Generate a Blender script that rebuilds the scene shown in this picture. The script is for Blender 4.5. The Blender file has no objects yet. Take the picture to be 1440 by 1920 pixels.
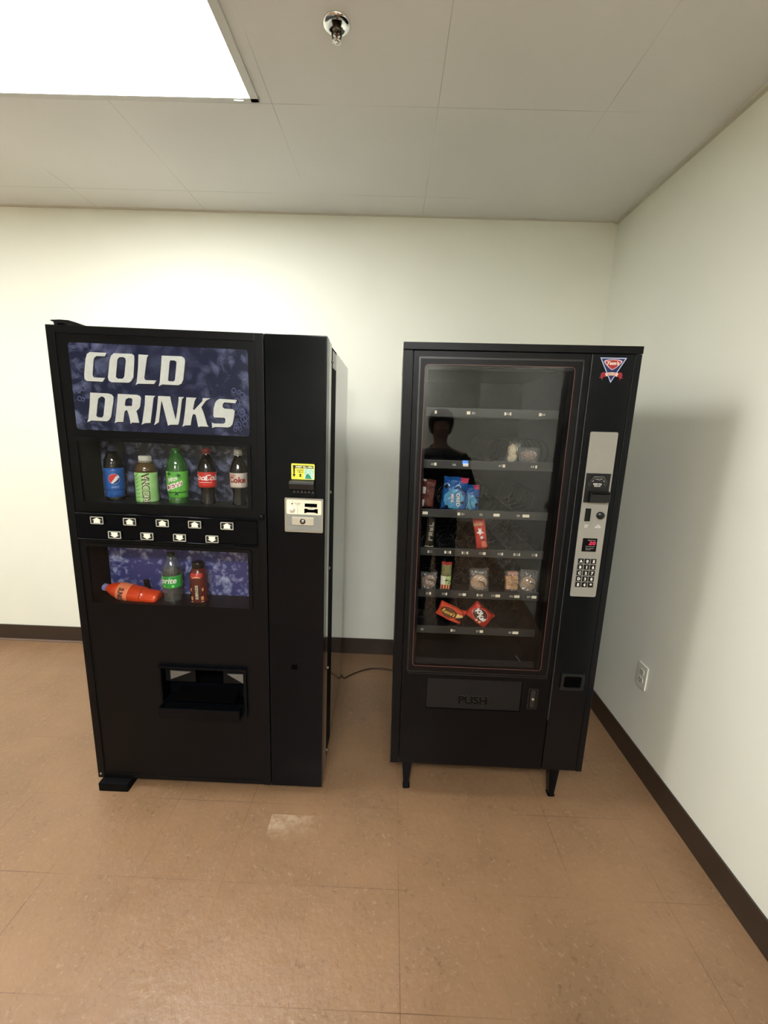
import bpy, bmesh, math, random
from mathutils import Matrix, Vector
random.seed(7)
PI = math.pi
SC = bpy.context.scene
COL = SC.collection

# ---------------------------------------------------------------- camera
CAM_H = 1.5648
cam_data = bpy.data.cameras.new('camera')
cam_data.sensor_fit = 'HORIZONTAL'
cam_data.sensor_width = 36.0
cam_data.lens = 775.32 * 36.0 / 1440.0
cam_data.clip_start = 0.02
cam = bpy.data.objects.new('camera', cam_data)
COL.objects.link(cam)
cam.matrix_world = (Matrix.Translation((0, 0, CAM_H)) @ Matrix.Rotation(0.0138, 4, 'Z')
                    @ Matrix.Rotation(PI / 2 - 0.21, 4, 'X') @ Matrix.Rotation(0.0334, 4, 'Z'))
SC.camera = cam

# ---------------------------------------------------------------- light level
LAMP = 6.9              # radiance of the ceiling panels' diffusers
LAMP3 = 7.0             # the next panel along, left of the picture
FILL_FAR = 10.0             # unseen panel added at the far end of the room as fill
FILL_NEAR = 15.8              # unseen panel added behind the camera as fill
SC.view_settings.view_transform = 'Standard'
SC.view_settings.look = 'None'
SC.view_settings.exposure = 2.06
SC.view_settings.gamma = 1.0
SC.view_settings.use_curve_mapping = False
world = bpy.data.worlds.new('world')
world.use_nodes = True
world.node_tree.nodes['Background'].inputs[0].default_value = (0.9, 0.95, 1.0, 1)
world.node_tree.nodes['Background'].inputs[1].default_value = 0.0
SC.world = world

# ---------------------------------------------------------------- room measures
BACK = 2.6057
RIGHT = 1.2083
CEIL = 2.7029
LEFT = -5.0
REAR = -3.9
GX, GY = -0.4982, 1.7843       # a node of the 0.61 m ceiling grid
TX, TY = 0.0782, 1.1215        # a node of the 0.305 m floor tile grid

# ---------------------------------------------------------------- materials
def lin(c):
    return tuple(((v / 255) / 12.92 if v / 255 <= 0.04045 else ((v / 255 + 0.055) / 1.055) ** 2.4) for v in c) + (1.0,)

_M = {}
def mat(name, rgb, rough=0.5, metal=0.0, spec=0.5, emit=None, estr=0.0, coat=0.0, alpha=1.0,
        noise=None, bump=None):
    if name in _M:
        return _M[name]
    m = bpy.data.materials.new(name)
    m.use_nodes = True
    nt = m.node_tree
    b = nt.nodes['Principled BSDF']
    b.inputs['Base Color'].default_value = lin(rgb)
    b.inputs['Roughness'].default_value = rough
    b.inputs['Metallic'].default_value = metal
    b.inputs['Specular IOR Level'].default_value = spec
    b.inputs['Coat Weight'].default_value = coat
    b.inputs['Coat Roughness'].default_value = 0.05
    b.inputs['Alpha'].default_value = alpha
    if emit:
        b.inputs['Emission Color'].default_value = lin(emit)
        b.inputs['Emission Strength'].default_value = estr
    if noise:                      # (scale, second colour, strength)
        tc = nt.nodes.new('ShaderNodeTexCoord')
        nz = nt.nodes.new('ShaderNodeTexNoise')
        nz.inputs['Scale'].default_value = noise[0]
        nz.inputs['Detail'].default_value = 5
        nt.links.new(tc.outputs['Object'], nz.inputs['Vector'])
        mx = nt.nodes.new('ShaderNodeMix'); mx.data_type = 'RGBA'
        mx.inputs['A'].default_value = lin(rgb)
        mx.inputs['B'].default_value = lin(noise[1])
        mr = nt.nodes.new('ShaderNodeMapRange')
        mr.inputs['From Min'].default_value = 0.4
        mr.inputs['From Max'].default_value = 0.7
        mr.inputs['To Max'].default_value = noise[2]
        nt.links.new(nz.outputs['Fac'], mr.inputs['Value'])
        nt.links.new(mr.outputs['Result'], mx.inputs['Factor'])
        nt.links.new(mx.outputs['Result'], b.inputs['Base Color'])
    if bump:                       # (scale, strength)
        tc = nt.nodes.new('ShaderNodeTexCoord')
        nz = nt.nodes.new('ShaderNodeTexNoise')
        nz.inputs['Scale'].default_value = bump[0]
        nz.inputs['Detail'].default_value = 4
        nt.links.new(tc.outputs['Object'], nz.inputs['Vector'])
        bp = nt.nodes.new('ShaderNodeBump')
        bp.inputs['Strength'].default_value = bump[1]
        bp.inputs['Distance'].default_value = 0.002
        nt.links.new(nz.outputs['Fac'], bp.inputs['Height'])
        nt.links.new(bp.outputs['Normal'], b.inputs['Normal'])
    _M[name] = m
    return m

def N(nt, kind, **kw):
    n = nt.nodes.new('ShaderNode' + kind)
    for k, v in kw.items():
        if hasattr(n, k):
            setattr(n, k, v)
    return n

def mth(nt, op, a, b=None, c=None):
    n = nt.nodes.new('ShaderNodeMath'); n.operation = op
    for i, v in enumerate((a, b, c)):
        if v is None: continue
        if isinstance(v, (int, float)): n.inputs[i].default_value = v
        else: nt.links.new(v, n.inputs[i])
    return n.outputs[0]

def mix(nt, f, a, b):
    n = nt.nodes.new('ShaderNodeMix'); n.data_type = 'RGBA'
    for key, v in (('Factor', f), ('A', a), ('B', b)):
        if isinstance(v, (int, float)): n.inputs[key].default_value = v
        elif isinstance(v, tuple): n.inputs[key].default_value = v
        else: nt.links.new(v, n.inputs[key])
    return n.outputs['Result']

def rng(nt, v, a, b, c=0.0, d=1.0):
    n = nt.nodes.new('ShaderNodeMapRange')
    n.inputs['From Min'].default_value = a; n.inputs['From Max'].default_value = b
    n.inputs['To Min'].default_value = c; n.inputs['To Max'].default_value = d
    nt.links.new(v, n.inputs['Value'])
    return n.outputs['Result']

def noise(nt, vec, scale, detail=3, rough=0.5, dist=0.0):
    n = nt.nodes.new('ShaderNodeTexNoise')
    n.inputs['Scale'].default_value = scale
    n.inputs['Detail'].default_value = detail
    n.inputs['Roughness'].default_value = rough
    n.inputs['Distortion'].default_value = dist
    nt.links.new(vec, n.inputs['Vector'])
    return n.outputs['Fac']

def newmat(name):
    m = bpy.data.materials.new(name); m.use_nodes = True
    return m, m.node_tree, m.node_tree.nodes['Principled BSDF']

def bumpnode(nt, b, h, strength, dist=0.002):
    bp = nt.nodes.new('ShaderNodeBump')
    bp.inputs['Strength'].default_value = strength
    bp.inputs['Distance'].default_value = dist
    nt.links.new(h, bp.inputs['Height'])
    nt.links.new(bp.outputs['Normal'], b.inputs['Normal'])

def gridline(nt, coord, origin, pitch, width):
    """1 near multiples of pitch from origin, else 0"""
    a = mth(nt, 'SUBTRACT', coord, origin)
    a = mth(nt, 'DIVIDE', a, pitch)
    a = mth(nt, 'ADD', a, 100.5)
    a = mth(nt, 'FRACT', a)
    a = mth(nt, 'SUBTRACT', a, 0.5)
    a = mth(nt, 'ABSOLUTE', a)
    return mth(nt, 'LESS_THAN', a, width / pitch / 2)

def floor_material():
    m, nt, b = newmat('vinyl_tile_floor')
    tc = N(nt, 'TexCoord'); v = tc.outputs['Object']
    sp = N(nt, 'SeparateXYZ'); nt.links.new(v, sp.inputs[0])
    x, y = sp.outputs[0], sp.outputs[1]
    jx = gridline(nt, x, TX, 0.305, 0.0017); jy = gridline(nt, y, TY, 0.305, 0.0017)
    j = mth(nt, 'MAXIMUM', jx, jy)
    jn = rng(nt, noise(nt, v, 1.7, 2), 0.40, 0.62)
    j = mth(nt, 'MULTIPLY', j, jn)
    # each tile slightly its own tone
    fx = mth(nt, 'FLOOR', mth(nt, 'DIVIDE', mth(nt, 'SUBTRACT', x, TX), 0.305))
    fy = mth(nt, 'FLOOR', mth(nt, 'DIVIDE', mth(nt, 'SUBTRACT', y, TY), 0.305))
    cb = N(nt, 'CombineXYZ'); nt.links.new(fx, cb.inputs[0]); nt.links.new(fy, cb.inputs[1])
    wn = N(nt, 'TexWhiteNoise'); nt.links.new(cb.outputs[0], wn.inputs['Vector'])
    tone = rng(nt, wn.outputs['Value'], 0, 1, 0.0, 0.22)
    base = mix(nt, tone, lin((130, 101, 73)), lin((118, 91, 65)))
    # chips in the vinyl, light and dark
    f1 = rng(nt, noise(nt, v, 70, 3, 0.6, 0.8), 0.58, 0.70)
    f2 = rng(nt, noise(nt, v, 52, 4, 0.6, 1.0), 0.30, 0.42, 1.0, 0.0)
    base = mix(nt, mth(nt, 'MULTIPLY', f1, 0.50), base, lin((172, 144, 116)))
    base = mix(nt, mth(nt, 'MULTIPLY', f2, 0.45), base, lin((84, 58, 39)))
    cl = rng(nt, noise(nt, v, 4, 5, 0.6), 0.35, 0.65, 0.0, 0.75)
    base = mix(nt, cl, base, lin((144, 111, 81)))
    # light thrown back by the machine, painted as a paler patch in the tile colour
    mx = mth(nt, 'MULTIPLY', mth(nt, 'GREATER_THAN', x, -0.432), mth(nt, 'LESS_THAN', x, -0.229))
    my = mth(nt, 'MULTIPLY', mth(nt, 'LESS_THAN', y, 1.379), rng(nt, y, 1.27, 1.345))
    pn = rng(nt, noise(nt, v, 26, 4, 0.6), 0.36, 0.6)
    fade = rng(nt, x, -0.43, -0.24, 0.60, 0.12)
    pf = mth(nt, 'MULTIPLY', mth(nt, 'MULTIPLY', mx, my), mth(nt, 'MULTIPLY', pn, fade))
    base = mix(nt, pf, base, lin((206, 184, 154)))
    base = mix(nt, mth(nt, 'MULTIPLY', j, 0.85), base, lin((74, 48, 32)))
    nt.links.new(base, b.inputs['Base Color'])
    rr = rng(nt, noise(nt, v, 9, 4), 0.3, 0.7, 0.30, 0.48)
    nt.links.new(rr, b.inputs['Roughness'])
    b.inputs['Specular IOR Level'].default_value = 0.45
    h = mth(nt, 'ADD', noise(nt, v, 38, 3, 0.55, 0.1), mth(nt, 'MULTIPLY', j, -1.2))
    bumpnode(nt, b, h, 0.6, 0.003)
    return m

def wall_material(name, rgb, scale=180, st=0.12):
    m, nt, b = newmat(name)
    tc = N(nt, 'TexCoord'); v = tc.outputs['Object']
    n1 = rng(nt, noise(nt, v, 1.2, 3), 0.35, 0.65)
    c2 = tuple(max(0, q - 5) for q in rgb)
    nt.links.new(mix(nt, n1, lin(rgb), lin(c2)), b.inputs['Base Color'])
    b.inputs['Roughness'].default_value = 0.55
    b.inputs['Specular IOR Level'].default_value = 0.3
    bumpnode(nt, b, noise(nt, v, scale, 2), st, 0.001)
    return m

def ceiling_material():
    m, nt, b = newmat('ceiling_tiles')
    tc = N(nt, 'TexCoord'); v = tc.outputs['Object']
    sp = N(nt, 'SeparateXYZ'); nt.links.new(v, sp.inputs[0])
    x, y = sp.outputs[0], sp.outputs[1]
    jx = gridline(nt, x, GX + 0.012, 0.61, 0.0028); jy = gridline(nt, y, GY + 0.008, 0.61, 0.0028)
    j = mth(nt, 'MAXIMUM', jx, jy)
    j = mth(nt, 'MULTIPLY', j, rng(nt, noise(nt, v, 1.9, 2), 0.42, 0.60, 0.05, 1.0))
    n1 = rng(nt, noise(nt, v, 1.5, 3), 0.35, 0.65)
    base = mix(nt, n1, lin((232, 232, 228)), lin((226, 226, 222)))
    base = mix(nt, mth(nt, 'MULTIPLY', j, 0.36), base, lin((96, 94, 84)))
    nt.links.new(base, b.inputs['Base Color'])
    b.inputs['Roughness'].default_value = 0.75
    b.inputs['Specular IOR Level'].default_value = 0.2
    bumpnode(nt, b, mth(nt, 'ADD', noise(nt, v, 220, 2), mth(nt, 'MULTIPLY', j, -3.0)), 0.15, 0.001)
    return m

def glass_material(name='window_glass', tint=0.93, r0=0.045):
    m = bpy.data.materials.new(name); m.use_nodes = True
    nt = m.node_tree; nt.nodes.clear()
    out = N(nt, 'OutputMaterial')
    g = N(nt, 'NewGeometry')
    d = nt.nodes.new('ShaderNodeVectorMath'); d.operation = 'DOT_PRODUCT'
    nt.links.new(g.outputs['Normal'], d.inputs[0]); nt.links.new(g.outputs['Incoming'], d.inputs[1])
    c = mth(nt, 'ABSOLUTE', d.outputs['Value'])
    f = mth(nt, 'POWER', mth(nt, 'SUBTRACT', 1.0, c), 5.0)
    f = mth(nt, 'ADD', mth(nt, 'MULTIPLY', f, 1 - r0), r0)
    tr = N(nt, 'BsdfTransparent'); tr.inputs[0].default_value = (tint, tint, tint, 1)
    gl = N(nt, 'BsdfGlossy'); gl.inputs['Roughness'].default_value = 0.01
    ms = N(nt, 'MixShader')
    nt.links.new(f, ms.inputs[0]); nt.links.new(tr.outputs[0], ms.inputs[1]); nt.links.new(gl.outputs[0], ms.inputs[2])
    nt.links.new(ms.outputs[0], out.inputs[0])
    return m

def film_material(name, rgb, body=0.25, rough=0.12, r0=0.09):
    """thin plastic: part see-through, part tinted, with a sharp sheen on top"""
    m = bpy.data.materials.new(name); m.use_nodes = True
    nt = m.node_tree; nt.nodes.clear()
    out = N(nt, 'OutputMaterial')
    g = N(nt, 'NewGeometry')
    d = nt.nodes.new('ShaderNodeVectorMath'); d.operation = 'DOT_PRODUCT'
    nt.links.new(g.outputs['Normal'], d.inputs[0]); nt.links.new(g.outputs['Incoming'], d.inputs[1])
    c = mth(nt, 'ABSOLUTE', d.outputs['Value'])
    f = mth(nt, 'POWER', mth(nt, 'SUBTRACT', 1.0, c), 5.0)
    f = mth(nt, 'ADD', mth(nt, 'MULTIPLY', f, 1 - r0), r0)
    tr = N(nt, 'BsdfTransparent'); tr.inputs[0].default_value = (0.97, 0.97, 0.97, 1)
    df = N(nt, 'BsdfDiffuse'); df.inputs[0].default_value = lin(rgb)
    gl = N(nt, 'BsdfGlossy'); gl.inputs['Roughness'].default_value = rough
    m1 = N(nt, 'MixShader'); m1.inputs[0].default_value = body
    nt.links.new(tr.outputs[0], m1.inputs[1]); nt.links.new(df.outputs[0], m1.inputs[2])
    m2 = N(nt, 'MixShader')
    nt.links.new(f, m2.inputs[0]); nt.links.new(m1.outputs[0], m2.inputs[1]); nt.links.new(gl.outputs[0], m2.inputs[2])
    nt.links.new(m2.outputs[0], out.inputs[0])
    return m

def ice_material(name, dark, light, amount, scale=22, edge=False):
    """printed picture of blue ice"""
    m, nt, b = newmat(name)
    tc = N(nt, 'TexCoord'); v = tc.outputs['Object']
    n1 = noise(nt, v, scale, 6, 0.68, 0.9)
    n2 = noise(nt, v, scale * 0.35, 3, 0.5, 0.8)
    vo = N(nt, 'TexVoronoi'); vo.inputs['Scale'].default_value = scale * 1.3
    nt.links.new(v, vo.inputs['Vector'])
    f = mth(nt, 'ADD', mth(nt, 'MULTIPLY', n1, 0.75), mth(nt, 'MULTIPLY', n2, 0.45))
    f = mth(nt, 'SUBTRACT', f, mth(nt, 'MULTIPLY', vo.outputs['Distance'], 0.22))
    f = rng(nt, f, 0.46, 0.70)
    if edge:
        sp = N(nt, 'SeparateXYZ'); nt.links.new(v, sp.inputs[0])
        e = mth(nt, 'MULTIPLY', mth(nt, 'ABSOLUTE', mth(nt, 'SUBTRACT', sp.outputs[0], 0.40)), 3.4)
        e = mth(nt, 'POWER', mth(nt, 'MINIMUM', e, 1.0), 1.6)
        e = mth(nt, 'ADD', e, 0.22)
        f = mth(nt, 'MULTIPLY', f, e)
    f = mth(nt, 'MULTIPLY', f, amount)
    c = mix(nt, f, lin(dark), lin(light))
    n3 = rng(nt, noise(nt, v, scale * 0.8, 3, 0.5, 0.5), 0.5, 0.75, 0.0, 0.5)
    c = mix(nt, mth(nt, 'MULTIPLY', n3, mth(nt, 'MULTIPLY', f, 0.5)), c, lin((104, 92, 160)))
    nt.links.new(c, b.inputs['Base Color'])
    b.inputs['Roughness'].default_value = 0.28
    return m

# ---------------------------------------------------------------- mesh helpers
class MB:
    """collects shapes; build() links them as one mesh object"""
    def __init__(self): self.bm = bmesh.new()
    def _merge(self, b, M=None, mi=0):
        if M is not None: bmesh.ops.transform(b, matrix=M, verts=b.verts)
        for f in b.faces: f.material_index = mi if mi else f.material_index
        me = bpy.data.meshes.new('tmp'); b.to_mesh(me); b.free()
        self.bm.from_mesh(me); bpy.data.meshes.remove(me)
        return self
    def box(self, x0, x1, y0, y1, z0, z1, bev=0.0, seg=2, mi=0, M=None):
        b = bmesh.new()
        bmesh.ops.create_cube(b, size=1)
        bmesh.ops.scale(b, vec=(x1 - x0, y1 - y0, z1 - z0), verts=b.verts)
        bmesh.ops.translate(b, vec=((x0 + x1) / 2, (y0 + y1) / 2, (z0 + z1) / 2), verts=b.verts)
        if bev > 0:
            bmesh.ops.bevel(b, geom=list(b.edges), offset=bev, segments=seg, affect='EDGES', profile=0.7)
        return self._merge(b, M, mi)
    def prism(self, pts, y0, y1, hole=None, mi=0, M=None):
        """polygon in x,z pushed along y; optional hole polygon"""
        b = bmesh.new()
        loops = [pts] + ([hole] if hole else [])
        for y in (y0, y1):
            es = []
            for L in loops:
                vs = [b.verts.new((p[0], y, p[1])) for p in L]
                es += [b.edges.new((vs[i], vs[(i + 1) % len(vs)])) for i in range(len(vs))]
            bmesh.ops.triangle_fill(b, use_beauty=True, use_dissolve=False, edges=es)
        b.verts.ensure_lookup_table()
        n = sum(len(L) for L in loops); k = 0
        for L in loops:
            for i in range(len(L)):
                a, c = k + i, k + (i + 1) % len(L)
                b.faces.new((b.verts[a], b.verts[c], b.verts[n + c], b.verts[n + a]))
            k += len(L)
        bmesh.ops.recalc_face_normals(b, faces=b.faces)
        return self._merge(b, M, mi)
    def lathe(self, prof, seg=28, mi=0, M=None, mis=None):
        """(radius, z) profile turned about z"""
        b = bmesh.new(); rings = []
        for r, z in prof:
            if r < 1e-6: rings.append([b.verts.new((0, 0, z))])
            else: rings.append([b.verts.new((r * math.cos(2 * PI * i / seg), r * math.sin(2 * PI * i / seg), z)) for i in range(seg)])
        for k in range(len(rings) - 1):
            A, B = rings[k], rings[k + 1]
            for i in range(seg):
                j = (i + 1) % seg
                vs = []
                for q in ((A, i), (A, j), (B, j), (B, i)):
                    vv = q[0][q[1] % len(q[0])]
                    if vv not in vs: vs.append(vv)
                if len(vs) > 2:
                    f = b.faces.new(vs); f.smooth = True
                    if mis: f.material_index = mis[k]
        bmesh.ops.recalc_face_normals(b, faces=b.faces)
        return self._merge(b, M, mi)
    def tube(self, pts, r, seg=8, closed=False, mi=0, M=None):
        b = bmesh.new(); rings = []; n = len(pts); P = [Vector(p) for p in pts]
        up = None
        for i in range(n):
            if closed: t = P[(i + 1) % n] - P[(i - 1) % n]
            else: t = P[min(i + 1, n - 1)] - P[max(i - 1, 0)]
            if t.length < 1e-9: t = Vector((0, 0, 1))
            t.normalize()
            if up is None:
                up = Vector((0, 0, 1)) if abs(t.z) < 0.9 else Vector((1, 0, 0))
            a = (up - t * up.dot(t)).normalized(); c = t.cross(a); up = a
            rr = r[i] if isinstance(r, (list, tuple)) else r
            rings.append([b.verts.new(P[i] + (a * math.cos(2 * PI * k / seg) + c * math.sin(2 * PI * k / seg)) * rr) for k in range(seg)])
        rg = range(n if closed else n - 1)
        for i in rg:
            A, B = rings[i], rings[(i + 1) % n]
            for k in range(seg):
                f = b.faces.new((A[k], A[(k + 1) % seg], B[(k + 1) % seg], B[k])); f.smooth = True
        if not closed:
            b.faces.new(rings[0][::-1]); b.faces.new(rings[-1])
        bmesh.ops.recalc_face_normals(b, faces=b.faces)
        return self._merge(b, M, mi)
    def cyl(self, x, z, r, y0, y1, seg=24, mi=0, bev=0.0, M=None):
        """disc in the x,z plane, y0 (front) to y1"""
        prof = [(0, y0), (r - bev, y0), (r, y0 + bev), (r, y1), (0, y1)]
        T = Matrix.Translation((x, 0, z)) @ Matrix.Rotation(-PI / 2, 4, 'X')
        if M is not None: T = M @ T
        return self.lathe(prof, seg, mi, T)
    def mesh(self, me, M=None, mi=0):
        b = bmesh.new(); b.from_mesh(me)
        return self._merge(b, M, mi)
    def plate(self, x0, x1, z0, z1, y0, y1, holes, mi=0):
        """slab with rectangular holes (x0,x1,z0,z1)"""
        xs = sorted({x0, x1} | {h[0] for h in holes} | {h[1] for h in holes})
        zs = sorted({z0, z1} | {h[2] for h in holes} | {h[3] for h in holes})
        b = bmesh.new(); vc = {}
        def V(i, j, y):
            k = (i, j, y)
            if k not in vc: vc[k] = b.verts.new((xs[i], y, zs[j]))
            return vc[k]
        def solid(i, j):
            if i < 0 or j < 0 or i >= len(xs) - 1 or j >= len(zs) - 1: return False
            cx, cz = (xs[i] + xs[i + 1]) / 2, (zs[j] + zs[j + 1]) / 2
            return not any(h[0] < cx < h[1] and h[2] < cz < h[3] for h in holes)
        for i in range(len(xs) - 1):
            for j in range(len(zs) - 1):
                if not solid(i, j): continue
                b.faces.new((V(i, j, y0), V(i + 1, j, y0), V(i + 1, j + 1, y0), V(i, j + 1, y0)))
                b.faces.new((V(i, j, y1), V(i, j + 1, y1), V(i + 1, j + 1, y1), V(i + 1, j, y1)))
                if not solid(i - 1, j): b.faces.new((V(i, j, y0), V(i, j + 1, y0), V(i, j + 1, y1), V(i, j, y1)))
                if not solid(i + 1, j): b.faces.new((V(i + 1, j, y0), V(i + 1, j, y1), V(i + 1, j + 1, y1), V(i + 1, j + 1, y0)))
                if not solid(i, j - 1): b.faces.new((V(i, j, y0), V(i, j, y1), V(i + 1, j, y1), V(i + 1, j, y0)))
                if not solid(i, j + 1): b.faces.new((V(i, j + 1, y0), V(i + 1, j + 1, y0), V(i + 1, j + 1, y1), V(i, j + 1, y1)))
        bmesh.ops.recalc_face_normals(b, faces=b.faces)
        return self._merge(b, None, mi)
    def build(self, name, mats, parent=None, M=None, bevel=0.0):
        me = bpy.data.meshes.new(name); self.bm.to_mesh(me); self.bm.free()
        if not isinstance(mats, (list, tuple)): mats = [mats]
        for m in mats: me.materials.append(m)
        o = bpy.data.objects.new(name, me); COL.objects.link(o)
        if parent is not None: o.parent = parent
        if M is not None: o.matrix_local = M
        if bevel:
            md = o.modifiers.new('bevel', 'BEVEL'); md.width = bevel; md.segments = 2; md.limit_method = 'ANGLE'
        return o

def rrect(x0, x1, z0, z1, r, n=6):
    P = []
    for cx, cz, a0 in ((x1 - r, z1 - r, 0), (x0 + r, z1 - r, 90), (x0 + r, z0 + r, 180), (x1 - r, z0 + r, 270)):
        for i in range(n + 1):
            a = math.radians(a0 + 90 * i / n)
            P.append((cx + r * math.cos(a), cz + r * math.sin(a)))
    return P

def tag(o, label=None, cat=None, group=None, kind=None):
    if label: o['label'] = label
    if cat: o['category'] = cat
    if group: o['group'] = group
    if kind: o['kind'] = kind
    return o

def empty(name, M, label, cat, group=None):
    o = bpy.data.objects.new(name, None); o.empty_display_size = 0.05
    COL.objects.link(o); o.matrix_world = M
    return tag(o, label, cat, group)

_T = {}
def text_mesh(s, bold=0.0, shear=0.0, sx=1.0):
    """flat mesh of a word, centred, cap height 1, in the x,z plane facing -y"""
    key = (s, bold, shear, sx)
    if key in _T: return _T[key]
    cu = bpy.data.curves.new('txt', 'FONT'); cu.body = s; cu.size = 1.0
    cu.align_x = 'LEFT'; cu.offset = bold; cu.shear = shear; cu.resolution_u = 3
    cu.fill_mode = 'FRONT'
    o = bpy.data.objects.new('txt', cu); COL.objects.link(o)
    dg = bpy.context.evaluated_depsgraph_get(); dg.update()
    me = bpy.data.meshes.new_from_object(o.evaluated_get(dg))
    COL.objects.unlink(o); bpy.data.objects.remove(o); bpy.data.curves.remove(cu)
    xs = [v.co.x for v in me.vertices]; ys = [v.co.y for v in me.vertices]
    cx, cy = (min(xs) + max(xs)) / 2, (min(ys) + max(ys)) / 2
    h = 0.72
    for v in me.vertices:
        v.co = ((v.co.x - cx) / h * sx, 0.0, (v.co.y - cy) / h)
    _T[key] = me
    return me

def word(s, x, z, h, y, bold=0.0, shear=0.0, rot=0.0, sx=1.0, fit=None):
    """mesh + matrix for a word at x,z with cap height h on plane y"""
    me = text_mesh(s, bold, shear, sx)
    k = 1.0
    if fit:
        w = max(v.co.x for v in me.vertices) - min(v.co.x for v in me.vertices)
        k = fit / (w * h)
    return me, Matrix.Translation((x, y, z)) @ Matrix.Rotation(rot, 4, 'Y') @ Matrix.Diagonal((h * k, 1, h, 1))

def words(items, name, m, parent, y):
    mb = MB()
    for it in items:
        me, M = word(*it[:4], y, **(it[4] if len(it) > 4 else {}))
        mb.mesh(me, M)
    return mb.build(name, m, parent)

# ================================================================ SETTING
M_WALL = wall_material('cream_wall_paint', (235, 235, 220))
M_CEIL = ceiling_material()
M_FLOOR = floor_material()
M_BASE = mat('dark_vinyl_baseboard', (52, 40, 32), 0.35, noise=(6, (62, 50, 40), 0.6))
M_WHITE = mat('white_enamel', (205, 205, 198), 0.4)

def struct(name, mb, m, parent=None, M=None):
    o = mb.build(name, m, parent, M)
    if parent is None: o['kind'] = 'structure'
    return o

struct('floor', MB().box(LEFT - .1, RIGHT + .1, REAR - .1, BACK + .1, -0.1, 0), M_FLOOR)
struct('ceiling', MB().box(LEFT - .1, RIGHT + .1, REAR - .1, BACK + .1, CEIL, CEIL + 0.1), M_CEIL)
struct('wall_back', MB().box(LEFT - .1, RIGHT + .1, BACK, BACK + .1, 0, CEIL), M_WALL)
struct('wall_left', MB().box(LEFT - .1, LEFT, REAR, BACK, 0, CEIL), M_WALL)
struct('wall_rear', MB().box(LEFT - .1, RIGHT + .1, REAR - .1, REAR, 0, CEIL), M_WALL)
struct('wall_right', MB().box(RIGHT, RIGHT + .1, REAR, BACK, 0, CEIL), M_WALL)

def baseboard(name, x0, x1, y0, y1, side):
    """cove base: flat strip with a small toe where it meets the floor"""
    mb = MB().box(x0, x1, y0, y1, 0, 0.114, 0.002, 2)
    return struct(name, mb, M_BASE)
baseboard('baseboard_back', LEFT, RIGHT, BACK - 0.008, BACK, 'b')
baseboard('baseboard_right', RIGHT - 0.008, RIGHT, 0.74, BACK - 0.008, 'r')
#baseboard('baseboard_left', LEFT, LEFT + 0.008, REAR, BACK - 0.008, 'l')
struct('trim_1', MB().box(LEFT, -1.22, BACK - 0.022, BACK - 0.008, 0, 0.012, 0.003),
       mat('toe_strip', (120, 100, 86), 0.5))
M_ANGLE = mat('ceiling_edge_angle', (204, 200, 184), 0.6)
struct('trim_2', MB().box(LEFT, RIGHT, BACK - 0.014, BACK, CEIL - 0.006, CEIL), M_ANGLE)
struct('trim_3', MB().box(RIGHT - 0.020, RIGHT, REAR, BACK, CEIL - 0.012, CEIL), M_ANGLE)

# dark door on the right wall, behind the picture's edge, seen reflected in the glass
M_DOOR = mat('dark_stained_door', (38, 28, 24), 0.5, noise=(3, (52, 38, 30), 0.6))
dr = struct('door_1', MB().box(RIGHT - 0.03, RIGHT - 0.001, -0.20, 0.68, 0.005, 2.09, 0.002), M_DOOR)
MB().plate(-0.25, 0.73, 0, 2.14, -0.018, 0.0, [(-0.20, 0.68, -1, 2.09)]).build(
    'door_frame', M_DOOR, dr, Matrix.Translation((RIGHT - 0.018, 0, 0)) @ Matrix.Rotation(PI / 2, 4, 'Z'))
MB().cyl(0, 0, 0.026, -0.055, 0, 20, bev=0.006).build('door_handle', mat('brushed_nickel', (170, 168, 160), 0.3, 1.0), dr,
    Matrix.Translation((RIGHT - 0.03, -0.13, 1.0)) @ Matrix.Rotation(-PI / 2, 4, 'Z'))

# ================================================================ CEILING THINGS
def light_panel(x0, x1, y0, y1, strength, label):
    cx, cy = (x0 + x1) / 2, (y0 + y1) / 2
    t = empty('ceiling_light', Matrix.Translation((cx, cy, CEIL)), label, 'ceiling light', 'fluorescent troffers')
    a, b = (x1 - x0) / 2, (y1 - y0) / 2
    mb = MB()
    for i, (u0, u1, v0, v1) in enumerate(((-a, a, -b, -b + .020), (-a, a, b - .020, b), (-a, -a + .030, -b, b), (a - .030, a, -b, b))):
        mb.box(u0, u1, v0, v1, -0.007, -0.0005, 0.0015)
    fr = mb.build('frame', M_WHITE, t)
    m, nt, bs = newmat('prismatic_diffuser_%d' % len(bpy.data.materials))
    tc = N(nt, 'TexCoord'); v = tc.outputs['Object']
    vo = N(nt, 'TexVoronoi'); vo.inputs['Scale'].default_value = 130; vo.inputs['Randomness'].default_value = 0.0
    nt.links.new(v, vo.inputs['Vector'])
    e = rng(nt, vo.outputs['Distance'], 0.1, 0.6, 1.15, 0.8)
    bs.inputs['Base Color'].default_value = (0.8, 0.8, 0.8, 1)
    bs.inputs['Emission Color'].default_value = (0.975, 0.99, 1.0, 1)
    nt.links.new(mth(nt, 'MULTIPLY', e, strength), bs.inputs['Emission Strength'])
    MB().box(-a + .030, a - .030, -b + .020, b - .020, -0.0045, -0.002).build('diffuser', m, t)
    # the loose latch seen near the corner of the frame
    MB().tube([(a - .09, b - .012, -.008), (a - .07, b - .015, -.012), (a - .055, b - .012, -.009)], 0.002, 6).build('latch', M_WHITE, t)
    return t
light_panel(GX - 1.232, GX - 0.030, GY - 0.602, GY - 0.006, LAMP,
            'large bright rectangular ceiling light panel above the drinks machine')
light_panel(GX - 0.230, GX + 0.980, GY - 0.602 - 2.44, GY - 0.006 - 2.44, FILL_NEAR,
            'unseen ceiling fill panel added just behind the camera')

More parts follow.
